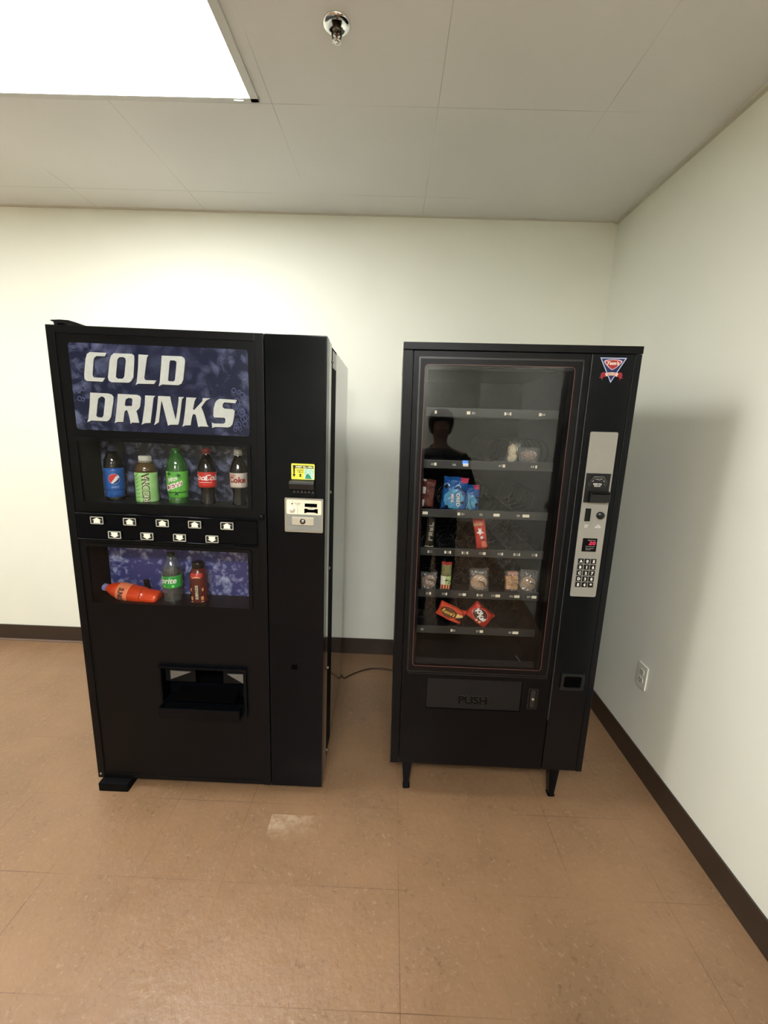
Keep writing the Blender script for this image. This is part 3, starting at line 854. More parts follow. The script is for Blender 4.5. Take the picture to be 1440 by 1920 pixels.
ZS = W1[2] - 0.026        # ledge the upper bottles stand on
M_COLA = mat('cola_in_bottle', (8, 5, 4), 0.05, spec=0.6)
M_CLEAR = film_material('clear_bottle_plastic', (150, 165, 160), 0.12, 0.05)
M_CAPW = mat('white_cap', (206, 206, 192), 0.4)
M_CAPR = mat('red_cap', (150, 44, 38), 0.35)
M_WHITEP = mat('white_ink', (240, 238, 230), 0.4)

# --- cola in a blue label
pr = soda_profile(0.0325, 0.234)
r, lo, R = bottle('cola_bottle', 'blue-labelled cola bottle with a red, white and blue globe, leftmost on the upper display shelf',
                  dplace(0.146, 0.066, ZS), pr, M_COLA, mat('navy_cap', (24, 34, 70), 0.3), 0.0138, 0.016,
                  (0.038, 0.148), mat('blue_label', (30, 84, 160), 0.3, noise=(40, (40, 110, 190), 0.5)))
aG = 0.55
def blob(P): return disc(P=P)
circ = [(math.cos(2 * PI * i / 36), math.sin(2 * PI * i / 36)) for i in range(36)]
wrapped([(blob(circ), aG, 0.108, 0.0190, dict(off=0.0009))], 'globe_white', mat('label_white', (232, 230, 224), 0.35), lo, R)
top = [(math.cos(a), math.sin(a)) for a in [math.radians(q) for q in range(48, 236, 8)]] + [(-0.35, -0.45), (0.05, 0.1), (0.25, 0.45)]
wrapped([(blob(top), aG, 0.108, 0.0182, dict(off=0.0014))], 'globe_red', mat('label_red', (206, 40, 44), 0.35), lo, R)
bot = [(math.cos(a), math.sin(a)) for a in [math.radians(q) for q in range(250, 385, 8)]] + [(0.75, 0.05), (0.3, -0.45), (-0.1, -0.75)]
wrapped([(blob(bot), aG, 0.108, 0.0182, dict(off=0.0014))], 'globe_blue', mat('label_deep_blue', (18, 50, 120), 0.35), lo, R)
wrapped([('pepsi', aG + 0.05, 0.077, 0.0085, dict(bold=0.02))], 'lettering', mat('pale_blue_print', (150, 172, 220), 0.4), lo, R)

# --- green tea, wide bottle
pr = [(0, .003), (.030, 0), (.0375, .006), (.0385, .012), (.0385, .132), (.0380, .140), (.0350, .155), (.0280, .168), (.0215, .174), (.0200, .178)]
r, lo, R = bottle('tea_bottle', 'wide tea bottle with white cap and pale green label, second on the upper display shelf',
                  dplace(0.267, 0.068, ZS), pr, mat('brown_tea', (84, 66, 36), 0.08, spec=0.7), M_CAPW, 0.0215, 0.0185,
                  (0.006, 0.136), mat('pale_green_label', (158, 214, 130), 0.35, noise=(26, (180, 230, 156), 0.8)))
wrapped([('ARIZONA', 0.42, 0.068, 0.0235, dict(rot=PI / 2, kx=0.90, bold=0.06, off=0.0010))], 'lettering_outline', mat('olive_print', (58, 58, 32), 0.4), lo, R)
wrapped([('ARIZONA', 0.42, 0.068, 0.0205, dict(rot=PI / 2, kx=0.95, off=0.0016))], 'lettering', mat('cream_print', (232, 226, 200), 0.4), lo, R)
gl = blob([(-1, 0), (-.3, .16), (1, .05), (-.3, -.16)])
wrapped([(gl, -0.35, 0.03 + 0.014 * k, 0.016, dict(rot=0.1 * k)) for k in range(8)] + [(gl, -0.75, 0.02 + 0.017 * k, 0.012, dict(rot=1.5)) for k in range(7)],
        'blossom_print', mat('leaf_green_print', (112, 176, 92), 0.4), lo, R)

# --- citrus soda
pr = soda_profile(0.0372, 0.236, 0.02)
r, lo, R = bottle('citrus_soda_bottle', 'bright green citrus soda bottle with red and white lettering, middle of the upper display shelf',
                  dplace(0.386, 0.068, ZS), pr, mat('green_soda', (38, 92, 34), 0.06, spec=0.8), mat('green_cap', (40, 110, 40), 0.35), 0.014, 0.015,
                  (0.046, 0.146), mat('green_label', (110, 196, 74), 0.3, noise=(34, (60, 150, 50), 0.9)))
band = blob([(-1, -.42), (1, .12), (1, .42), (-1, -.12)])
sp1 = blob([(-1, .1), (-.2, .4), (.3, 1), (.25, .3), (1, .1), (.1, -.2), (-.3, -.9), (-.25, -.15)])
for it_ in [(sp1, -0.35, 0.135, 0.014), (sp1, 0.35, 0.062, 0.014, dict(rot=0.7)), (sp1, 0.6, 0.132, 0.011, dict(rot=2.1)), (sp1, -0.5, 0.060, 0.008)]:
    wrapped([it_], 'splash_print', mat('dark_green_print', (20, 70, 30), 0.4), lo, R)
aD = 0.08
wrapped([(blob([(-1, -.60), (1, .10), (1, .62), (-1, -.02)]), aD, 0.092, 0.0310, dict(off=0.0010))], 'band_white', M_WHITEP, lo, R)
wrapped([(blob([(-1, -.52), (1, .18), (1, .54), (-1, -.10)]), aD, 0.092, 0.0290, dict(off=0.0014))], 'band_red', mat('band_red', (178, 40, 34), 0.4), lo, R)
wrapped([('DEW', aD, 0.092, 0.0195, dict(rot=0.34, bold=0.03, shear=0.3, off=0.0019)), ('Mtn', aD - 0.1, 0.1175, 0.0165, dict(rot=0.34, bold=0.03, shear=0.3, off=0.0016))],
        'lettering', M_WHITEP, lo, R)

# --- two contour cola bottles
def contour(x, label, labm, z0, z1, txt, tm, capm, RR):
    pr = soda_profile(RR, 0.238, coke=True)
    r, lo, R = bottle('cola_bottle', label, dplace(x, 0.068, ZS), pr, M_COLA, capm, 0.0140, 0.015, (z0, z1), labm)
    wrapped(txt, 'lettering', tm, lo, R)
    return r, lo, R
M_REDL = mat('red_label', (204, 46, 38), 0.3)
r, lo, R = contour(0.500, 'cola bottle with a red label and white script, fourth on the upper display shelf', M_REDL, 0.089, 0.148,
        [('Coca', 0.0 - 0.42, 0.128, 0.020, dict(shear=0.5, bold=0.02)), ('Cola', 0.92, 0.128, 0.022, dict(shear=0.5, bold=0.02)),
         (blob([(-1, 0), (0, .05), (1, 0), (1, .05), (0, .12), (-1, .06)]), 0.15, 0.108, 0.026)], M_WHITEP, M_CAPR, 0.0325)
wrapped([(blob([(-1, -.09), (1, -.09), (1, .09), (-1, .09)]), 0.2, 0.100, 0.030, dict(off=0.0009))], 'lower_band', mat('bright_red_label', (222, 40, 34), 0.3), lo, R)
r, lo, R = contour(0.620, 'cola bottle with a pale silver label and red script, rightmost on the upper display shelf', mat('silver_label', (206, 196, 180), 0.3), 0.094, 0.149,
        [('Coke', 0.12, 0.124, 0.0215, dict(bold=0.04, shear=0.1))], mat('dark_red_print', (150, 34, 30), 0.4), M_CAPW, 0.0310)
wrapped([('diet', -0.30, 0.141, 0.0085, dict(shear=0.3, bold=0.02))], 'small_lettering', mat('red_print', (196, 60, 50), 0.4), lo, R)

# --- lower shelf
ZL = W2[2] - 0.037
pr = [(r_, z_ * 1.03) for r_, z_ in [(0, .003), (.026, 0), (.034, .006), (.0355, .02), (.0335, .05), (.0355, .075), (.0365, .100), (.0360, .112), (.0365, .125), (.0365, .155), (.034, .168), (.024, .190), (.0155, .205), (.0145, .211)]]
r, lo, R = bottle('lemon_lime_bottle', 'clear lemon-lime soda bottle with a green label, middle of the lower display shelf',
                  dplace(0.343, 0.064, ZL), pr, mat('clear_soda', (70, 66, 64), 0.05, alpha=0.35, spec=0.8), mat('dark_green_cap', (18, 42, 30), 0.3), 0.0138, 0.014,
                  (0.092, 0.142), mat('sprite_green', (44, 160, 66), 0.3), plastic=M_CLEAR, fill=0.160)
wrapped([('Sprite', -0.12, 0.121, 0.0235, dict(shear=0.25, bold=0.02, kx=0.95))], 'lettering', M_WHITEP, lo, R)
for it_ in [(blob(circ), 0.5, 0.101, 0.005), (blob(circ), -0.4, 0.101, 0.004)]: wrapped([it_], 'dot_print', mat('lime_print', (150, 222, 120), 0.4), lo, R)

pr = [(r_ * 1.02, z_ * 1.10) for r_, z_ in [(0, .003), (.027, 0), (.0325, .006), (.0330, .03), (.0315, .05), (.0330, .075), (.0320, .100), (.0335, .120), (.0320, .136), (.0255, .150), (.0195, .158)]]
r, lo, R = bottle('sports_drink_bottle', 'dark red sports drink bottle with a black cap, rightmost on the lower display shelf',
                  dplace(0.448, 0.064, ZL), pr, mat('dark_red_sleeve', (88, 34, 30), 0.22), mat('black_cap', (12, 13, 14), 0.25), 0.0215, 0.024)
fr_ = lambda: None
wrapped([(blob([(-1, .25), (0, .1), (1, .25), (1, .9), (-1, .9)]), 0.15, 0.136, 0.024)], 'red_shoulder', mat('shoulder_red', (186, 42, 34), 0.3), r, R)
wrapped([(blob([(-1, .0), (-.5, .25), (0, .4), (.5, .25), (1, .0), (.5, .05), (0, .16), (-.5, .05)]), 0.15, 0.138, 0.020)], 'swoosh_print', mat('peach_print', (232, 180, 140), 0.3), r, R)
wrapped([(blob([(-1, -1), (1, -1), (1, 1), (-1, 1)]), 0.15, 0.068, 0.0125, dict(kx=0.72, off=0.0006)),
         (blob([(-1, -1), (1, -1), (1, 1), (-1, 1)]), 0.15, 0.092, 0.0125, dict(kx=0.72, off=0.0007))], 'black_panel', mat('black_panel_print', (26, 14, 14), 0.3), r, R)
wrapped([('BODYARMOR', 0.15, 0.079, 0.0110, dict(rot=-PI / 2, bold=0.03, kx=0.62, off=0.0011))], 'lettering', mat('sand_print', (214, 200, 170), 0.3), r, R)
bl = blob([(-.8, -1), (.9, -.8), (.7, 1), (-1, .7)])
for it_ in [(bl, s * 0.62 + 0.15, z, 0.0085, dict(kx=0.7)) for s in (-1, 1) for z in (0.014, 0.034, 0.054)] + [(bl, s * 0.68 + 0.15, 0.090, 0.007, dict(kx=0.6)) for s in (-1, 1)]:
    wrapped([it_], 'fruit_print', mat('tan_print', (196, 140, 96), 0.3), r, R)

# orange soda lying on its side
pr = soda_profile(0.0350, 0.226)
ML = dplace(0.292, 0.050, ZL + 0.0365) @ Matrix.Rotation(math.radians(11), 4, 'Y') @ Matrix.Rotation(-PI / 2, 4, 'Y')
r, lo, R = bottle('orange_soda_bottle', 'orange soda bottle fallen on its side on the lower display shelf', ML, pr,
                  mat('orange_soda', (206, 62, 24), 0.08, spec=0.8, noise=(12, (222, 76, 34), 0.6)), mat('translucent_cap', (120, 124, 170), 0.3), 0.0138, 0.015,
                  (0.112, 0.158), mat('orange_label', (226, 126, 84), 0.3, noise=(30, (240, 150, 100), 0.6)))
wrapped([('SUNKIST', -0.10, 0.137, 0.0190, dict(rot=PI, bold=0.05, kx=0.62))], 'lettering', mat('navy_print', (54, 40, 50), 0.4), lo, R)
# small dark clips standing on the display ledge
for (x, y, a, w, h, lab) in ((0.236, 0.098, -0.22, 0.020, 0.100, 'narrow dark clip standing behind the fallen orange bottle'),
                             (0.616, 0.075, 0.0, 0.044, 0.026, 'small dark block on the lower display ledge, far right')):
    t = MB().box(-w / 2, w / 2, -0.004, 0.004, 0, h, 0.002).box(-w / 2, w / 2, -0.006, 0.014, 0, 0.004, 0.001).build('display_clip', M_BLKD)
    t.matrix_world = dplace(x, y, ZL) @ Matrix.Rotation(a, 4, 'Y')
    tag(t, lab, 'clip')

# ================================================================ SNACK MACHINE
MS = (Matrix.Translation((0.0424, 1.499, 0)) @ Matrix.Rotation(-0.0142, 4, 'Z') @ Matrix.Rotation(-0.0078, 4, 'Y'))
S = empty('snack_vending_machine', MS, 'black glass-fronted snack vending machine on legs, beside the right wall', 'vending machine')
SW, SH, SB = 0.8024, 1.8405, 0.1589
M_SB = mat('black_satin_steel', (7, 7, 8), 0.35, spec=0.18, noise=(4, (14, 14, 16), 0.7), bump=(200, 0.05))
mb = MB()
mb.box(0.0, 0.060, 0.030, 0.80, SB, SH - 0.025)
mb.box(0.060, 0.640, 0.62, 0.80, SB, SH - 0.025)
mb.box(0.060, 0.640, 0.030, 0.62, 1.775, SH - 0.025)
mb.box(0.060, 0.640, 0.030, 0.62, SB, 0.560)
mb.box(0.590, SW, 0.030, 0.80, SB, SH - 0.025)
mb.build('cabinet', M_SB, S)
MB().box(-0.001, SW + 0.001, -0.003, 0.80, SH - 0.0245, SH, 0.002).build('top_cap', M_SB, S)
MB().box(0.0, 0.0335, 0.0, 0.030, SB, SH - 0.026, 0.0015).build('left_post', M_SB, S)
G = (0.086, 0.580, 0.612, 1.756)
mb = MB()
mb.plate(0.0365, 0.6335, SB + 0.002, 1.8130, 0.001, 0.030, [G, (0.138, 0.522, 0.428, 0.572)])
door = mb.build('door', M_SB, S)
mb = MB()
mb.prism(rrect(0.054, 0.6125, 0.5955, 1.7935, 0.004), -0.005, 0.001, hole=rrect(0.060, 0.6065, 0.6015, 1.7875, 0.003))
mb.box(0.6065, 0.6125, -0.009, 0.001, 0.62, 1.772, 0.002)
mb.build('window_frame', mat('window_frame_black', (20, 20, 21), 0.3), door)
# black printed border on the glass edge, leaving the viewing area
mb = MB()
mb.prism(rrect(0.0605, 0.606, 0.602, 1.787, 0.003), -0.0052, 0.0008, hole=rrect(0.0755, 0.5835, 0.6235, 1.7685, 0.012))
mb.prism(rrect(0.0755, 0.5835, 0.6235, 1.7685, 0.012), -0.0012, 0.0008, hole=rrect(G[0], G[1], G[2], G[3], 0.008))
mb.build('glass_border', mat('dark_glass_border', (14, 11, 11), 0.4, spec=0.2), door)
MB().box(0.0765, 0.5825, -0.0050, -0.0018, 0.6245, 1.7675).build('window_glass', glass_material('snack_window_glass', 0.93, 0.023), door)
mb = MB()
P = rrect(0.0745, 0.5845, 0.6225, 1.7695, 0.014, 6)
mb.prism(P, -0.0060, -0.0050, hole=rrect(0.0767, 0.5823, 0.6247, 1.7673, 0.012, 6))
mb.build('pinstripe', mat('dull_red_stripe', (92, 54, 48), 0.4), door)
MB().box(0.060, 0.6125, -0.0065, 0.001, 0.5885, 0.5925, 0.001).build('sill_trim', mat('sill_trim_black', (22, 22, 22), 0.35), door)

# push flap
fl = MB().box(0.1395, 0.5205, 0.004, 0.014, 0.4295, 0.5705, 0.002).build('push_flap', mat('flap_plastic', (22, 22, 23), 0.45, spec=0.3, bump=(400, 0.2)), door)
MB().box(0.1395, 0.5205, 0.0005, 0.006, 0.5660, 0.5720, 0.001).build('flap_hinge', M_SB, fl)
mb = MB()
me, M = word('PUSH', 0.329, 0.472, 0.033, 0.0032, bold=0.045, fit=0.118)
mb.mesh(me, M)
mb.build('lettering', mat('embossed_black', (3, 3, 3), 0.3, spec=0.2), fl)
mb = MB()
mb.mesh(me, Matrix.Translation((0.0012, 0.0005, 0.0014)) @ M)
mb.build('lettering_highlight', mat('embossed_highlight', (64, 64, 62), 0.3), fl)  # paler offset copy paints a highlight along the letters
# T-handle lock
lk = MB().plate(0.546, 0.586, 0.447, 0.540, -0.003, 0.0015, [(0.551, 0.578, 0.452, 0.535)]).build('lock_housing', mat('lock_housing_grey', (30, 29, 27), 0.35, 0.2), door)
MB().box(0.556, 0.576, -0.004, 0.003, 0.455, 0.531, 0.003).build('lock_handle', mat('lock_handle_grey', (44, 42, 38), 0.35, 0.2), lk)
MB().cyl(0.5665, 0.4935, 0.0062, -0.0070, -0.003, 18, bev=0.001).build('lock_core', M_CHROME, lk)

# control column
cc = MB().box(0.6375, 0.7770, 0.0, 0.030, SB + 0.002, SH - 0.027, 0.0015).box(0.7785, SW, -0.001, 0.030, SB, SH - 0.026, 0.002).build('control_column', mat('column_black', (10, 12, 15), 0.22, spec=0.3, bump=(6, 0.05)), S)
MB().box(0.6355, 0.6385, -0.004, 0.010, 0.40, 1.812, 0.0012).build('column_edge', mat('grey_edge_steel', (58, 58, 57), 0.4, 0.2), cc)  # thin grey strip, paler than the column it edges
M_PAN = mat('grey_control_panel', (146, 142, 132), 0.42, noise=(30, (152, 148, 138), 0.6))
cp = MB().prism(rrect(0.6625, 0.7585, 0.9415, 1.5565, 0.006), -0.0022, 0.0).build('control_panel', M_PAN, cc)
bl_ = MB().box(0.6665, 0.7515, -0.006, -0.002, 1.3055, 1.4115, 0.0012).build('bill_acceptor', mat('bill_unit_black', (8, 8, 9), 0.35), cc)
mb = MB()
mb.prism([(-0.005, 1.3480), (-0.022, 1.3430), (-0.022, 1.3100), (-0.005, 1.3080)], 0.682, 0.7525, M=SWAP)
mb.build('bill_mouth', mat('bill_mouth_black', (10, 10, 11), 0.4), bl_)
MB().box(0.686, 0.749, -0.0226, -0.0215, 1.3385, 1.3425).build('bill_slot', M_VOID, bl_)
mb = MB()
y_ = -0.0066
tr_ = [(0.679, 1.3810), (0.694, 1.4000), (0.726, 1.4000), (0.741, 1.3810)]
mb.tube([(x, y_, z) for x, z in tr_], 0.0007, 5, True)
mb.tube([(x, y_, z) for x, z in ((0.688, 1.3815), (0.698, 1.3950), (0.722, 1.3950), (0.732, 1.3815))], 0.0005, 5)
for cx in (0.681, 0.736):
    mb.tube([(cx - 0.0045, y_, 1.3760), (cx + 0.0045, y_, 1.3760), (cx, y_, 1.3640)], 0.0006, 5, True)
mb.cyl(0.691, 1.3835, 0.0025, -0.0068, -0.006, 10); mb.cyl(0.729, 1.3835, 0.0025, -0.0068, -0.006, 10)
mb.prism([(0.698, 1.3880), (0.704, 1.3915), (0.712, 1.3895), (0.722, 1.3930), (0.720, 1.3895), (0.712, 1.3870), (0.704, 1.3890)], -0.0068, -0.006)
mb.build('pictogram', M_TXTG, bl_)
words([('INSERT BILL', 0.7085, 1.3735, 0.0048, dict(bold=0.03, fit=0.031)), ('FACE UP', 0.7085, 1.3665, 0.0048, dict(bold=0.03, fit=0.022))], 'lettering', M_TXTW, bl_, -0.0063)
cs = MB().plate(0.6795, 0.6990, 1.2355, 1.2835, -0.0042, -0.002, [(0.6835, 0.6950, 1.2395, 1.2795)]).box(0.6835, 0.6950, -0.0024, -0.0020, 1.2395, 1.2795).build('coin_slot', mat('coin_slot_black', (8, 8, 8), 0.3), cc)
MB().lathe([(0, -0.013), (0.0125, -0.013), (0.0138, -0.010), (0.0138, -0.002), (0, -0.002)], 28,
           M=Matrix.Translation((0.7335, 0, 1.2590)) @ Matrix.Rotation(-PI / 2, 4, 'X')).build('return_knob', mat('knob_black', (8, 9, 9), 0.35), cc)
words([('COIN', 0.6885, 1.2205, 0.0045, dict(bold=0.03, fit=0.014)), ('SLOT', 0.6885, 1.2140, 0.0045, dict(bold=0.03, fit=0.012)),
       ('COIN', 0.7315, 1.2205, 0.0045, dict(bold=0.03, fit=0.012)), ('RETURN', 0.7315, 1.2140, 0.0045, dict(bold=0.03, fit=0.021))], 'panel_lettering', M_TXTW, cc, -0.0026)
ds = MB().box(0.6835, 0.7360, -0.0035, -0.002, 1.1205, 1.1715, 0.0006).build('display', mat('display_black', (8, 5, 7), 0.2), cc)
words([('SELECTION', 0.7155, 1.1640, 0.0034, dict(bold=0.02, fit=0.028)), ('MAKE SELECTION', 0.7125, 1.1405, 0.0034, dict(bold=0.02, fit=0.033)),
       ('USE CORRECT', 0.7115, 1.1330, 0.0032, dict(bold=0.02, fit=0.031)), ('CHANGE', 0.7055, 1.1280, 0.0032, dict(bold=0.02, fit=0.018))], 'display_lettering', M_TXTG, ds, -0.0038)
M_LED = mat('red_led', (255, 60, 90), 0.4, emit=(255, 40, 80), estr=0.4)
mb = MB()
def seg7(cx, cz, w, h, t):
    for (ax, az, bx, bz) in ((-1, 1, 1, 1), (1, 1, 1, 0), (1, 0, 1, -1), (1, -1, -1, -1), (-1, -1, -1, 0), (-1, 0, -1, 1)):
        mb.tube([(cx + ax * w / 2 + az * 0.0006, -0.0041, cz + az * h / 2), (cx + bx * w / 2 + bz * 0.0006, -0.0041, cz + bz * h / 2)], t, 6)
seg7(0.7140, 1.1530, 0.0062, 0.0100, 0.0008); seg7(0.7255, 1.1530, 0.0062, 0.0100, 0.0008)
mb.box(0.7065, 0.7080, -0.0046, -0.0036, 1.1478, 1.1494)
mb.build('display_digits', M_LED, ds)
M_KEY = mat('key_black', (6, 6, 6), 0.35)
for r_, row in enumerate(('A05', 'B16', 'C27', 'D38', 'E49')):
    for c_, ch in enumerate(row):
        kx, kz = 0.6855 + c_ * 0.0234, 1.0835 - r_ * 0.0232
        k = MB().box(kx - 0.0096, kx + 0.0096, -0.0062, -0.002, kz - 0.0095, kz + 0.0095, 0.0012).build('key', M_KEY, cc)
        words([(ch, kx, kz, 0.0104, dict(bold=0.06))], 'key_character', M_TXTW, k, -0.0065)
# coin cup low on the column
mb = MB()
mb.prism(rrect(0.6685, 0.7600, 0.5425, 0.6145, 0.006), -0.007, 0.0, hole=rrect(0.6800, 0.7485, 0.5540, 0.6040, 0.008))
cr = mb.build('coin_cup', mat('coin_cup_black', (20, 22, 24), 0.35), cc)
MB().prism(rrect(0.6800, 0.7485, 0.5540, 0.6040, 0.008), -0.0008, 0.0).build('cup_hollow', M_VOID, cr)
# triangular badge
bd = MB().prism([(0.6625, 1.8035), (0.7540, 1.8035), (0.7085, 1.7200)][::-1], -0.0007, 0.0002).build('badge', mat('badge_navy', (16, 30, 84), 0.35), cc)
mb = MB()
mb.prism([(0.6640, 1.8025), (0.7525, 1.8025), (0.7085, 1.7215)][::-1], -0.0012, -0.0006, hole=[(0.6685, 1.7997), (0.7480, 1.7997), (0.7085, 1.7268)][::-1])
mb.build('badge_outline', mat('badge_pale_blue', (190, 200, 228), 0.35), bd)
def shield(s):
    P = [(-1, .62), (-.92, .82), (-.6, .95), (0, 1), (.6, .95), (.92, .82), (1, .62), (.85, .35), (.45, -.2), (.12, -.52), (0, -.58), (-.12, -.52), (-.45, -.2), (-.85, .35)]
    return [(0.7085 + x * 0.0305 * s, 1.7800 + (z - .2) * 0.0215 * s) for x, z in P]
MB().prism(shield(1.0), -0.0016, -0.0006).build('badge_shield_rim', mat('badge_pink_white', (236, 206, 210), 0.35), bd)
MB().prism(shield(0.86), -0.0020, -0.0010).build('badge_shield', mat('badge_red', (164, 34, 34), 0.35), bd)
words([("Tom's", 0.7085, 1.7850, 0.0105, dict(bold=0.05, shear=0.3, fit=0.042))], 'badge_lettering', mat('badge_cream', (244, 226, 206), 0.35), bd, -0.0024)
mb = MB()
for s in (-1, 1):
    P = [(0.7085 + s * x, z) for x, z in ((0.020, 1.7530), (0.028, 1.7560), (0.034, 1.7530), (0.037, 1.7450), (0.0345, 1.7420), (0.0405, 1.7360), (0.0335, 1.7370), (0.0300, 1.7300), (0.0270, 1.7390), (0.018, 1.7420))]
    mb.prism(P, -0.0014, -0.0004)
mb.build('badge_ribbon', mat('badge_crimson', (150, 28, 46), 0.35), bd)
ar = [(0.7085 + 0.0225 * math.sin(a), 1.7200 + 0.0330 * math.cos(a) + 0.0) for a in [math.radians(q) for q in range(-45, 46, 9)]]
mb = MB()
P = [(0.7085 + x, 1.7555 - 6.5 * x * x) for x in [i * 0.0045 - 0.0225 for i in range(11)]]
P2 = [(x, z - 0.0105) for x, z in P]
P2 = [(0.7085 + (x - 0.7085) * 0.8, z) for x, z in P2]
mb.prism(P + P2[::-1], -0.0018, -0.0010)
mb.build('badge_banner', mat('badge_banner_cream', (232, 200, 184), 0.35), bd)
words([('GOOD FOOD', 0.7085, 1.7505, 0.0036, dict(bold=0.03, fit=0.030)), ('SINCE 1925', 0.7085, 1.7452, 0.0034, dict(bold=0.03, fit=0.025))], 'banner_lettering', mat('badge_brown_print', (140, 70, 66), 0.4), bd, -0.0020)

# legs: tapered angle-iron
def sleg(x, y, sx, sy):
    mb = MB()
    z1, z0 = SB, 0.0005 - (0.0078 * (0 if x < 0.4 else x))
    t0, t1 = 0.044, 0.026
    th = 0.003
    P = [(0, z1), (sx * t0, z1), (sx * (t1 + 0.004), z0), (sx * 0.010, z0)]
    mb.prism([(x + a, z) for a, z in P], y, y + th)
    Q = [(0, z1), (sy * t0, z1), (sy * (t1 + 0.004), z0), (sy * 0.004, z0)]
    # side web follows the slanting inner edge of the front web
    mb.prism([(y + a, z) for a, z in Q], x - th / 2 + sx * 0.0005, x + th / 2 + sx * 0.0005, M=SWAP @ Matrix.Identity(4)) if False else None
    b = bmesh.new()
    zz = [z1, z1, z0, z0]; yy = [y, y + sy * 0.055, y + sy * 0.030, y]
    xx = [x, x, x + sx * 0.010, x + sx * 0.010]
    va = [b.verts.new((xx[i], yy[i], zz[i])) for i in range(4)]
    vb = [b.verts.new((xx[i] + sx * th, yy[i], zz[i])) for i in range(4)]
    b.faces.new(va); b.faces.new(vb)
    for i in range(4): b.faces.new((va[i], va[(i + 1) % 4], vb[(i + 1) % 4], vb[i]))
    bmesh.ops.recalc_face_normals(b, faces=b.faces)
    mb._merge(b)
    mb.box(x + sx * 0.022 - 0.015, x + sx * 0.022 + 0.015, y + (0.002 if sy > 0 else -0.027), y + (0.030 if sy > 0 else 0.001), z0, z0 + 0.006, 0.001)
    return mb.build('leg', M_BLKG, S)
sleg(0.052, 0.030, 1, 1); sleg(0.684, 0.030, 1, 1)
sleg(0.052, 0.760, 1, -1); sleg(0.684, 0.760, 1, -1)

# inside: liner, shelves, coils
M_LINER = mat('dark_grey_liner', (15, 15, 15), 0.6, spec=0.2)
mb = MB()
mb.box(0.0605, 0.0625, 0.030, 0.618, 0.562, 1.774); mb.box(0.5875, 0.5895, 0.030, 0.618, 0.562, 1.774)
mb.box(0.0625, 0.5875, 0.614, 0.618, 0.562, 1.774); mb.box(0.0625, 0.5875, 0.030, 0.614, 1.772, 1.774)
mb.box(0.0625, 0.5875, 0.030, 0.614, 0.560, 0.564)
mb.build('interior_liner', M_LINER, S)
MB().box(0.066, 0.585, 0.075, 0.090, 0.565, 0.605, 0.003).build('bin_sill', mat('bin_sill_grey', (34, 34, 33), 0.5), S)
MB().tube([(0.505, 0.07, 0.640), (0.560, 0.10, 0.567)], 0.0015, 6).build('bin_rod', mat('rod_grey', (150, 150, 140), 0.3, 0.8), S)
M_SHELF = mat('dark_shelf_metal', (16, 16, 16), 0.45)
M_STRIP = mat('shelf_price_rail', (40, 41, 39), 0.42)
M_COIL = mat('black_wire', (12, 12, 12), 0.25)
M_TAGW = mat('price_tag_paper', (240, 232, 204), 0.5)
_COIL = {}
def coil(x, z, R, parent, ph=0.0):
    key = round(R, 4)
    if key not in _COIL:
        turns = 6; n = turns * 22
        pts = [(R * math.sin(2 * PI * k / 22), 0.44 * k / n, R - R * math.cos(2 * PI * k / 22 + PI)) for k in range(n + 1)]
        pts = [(p[0], p[1], R * (1 - math.cos(2 * PI * k / 22 + PI))) for k, p in enumerate(pts)]
        o = MB().tube(pts, 0.0013, 5).build('spiral_coil', M_COIL)
        _COIL[key] = o.data
        bpy.data.objects.remove(o)
    o = bpy.data.objects.new('spiral_coil', _COIL[key]); COL.objects.link(o)
    o.parent = parent
    o.matrix_local = Matrix.Translation((x, 0.113, z + 0.002))
    return o
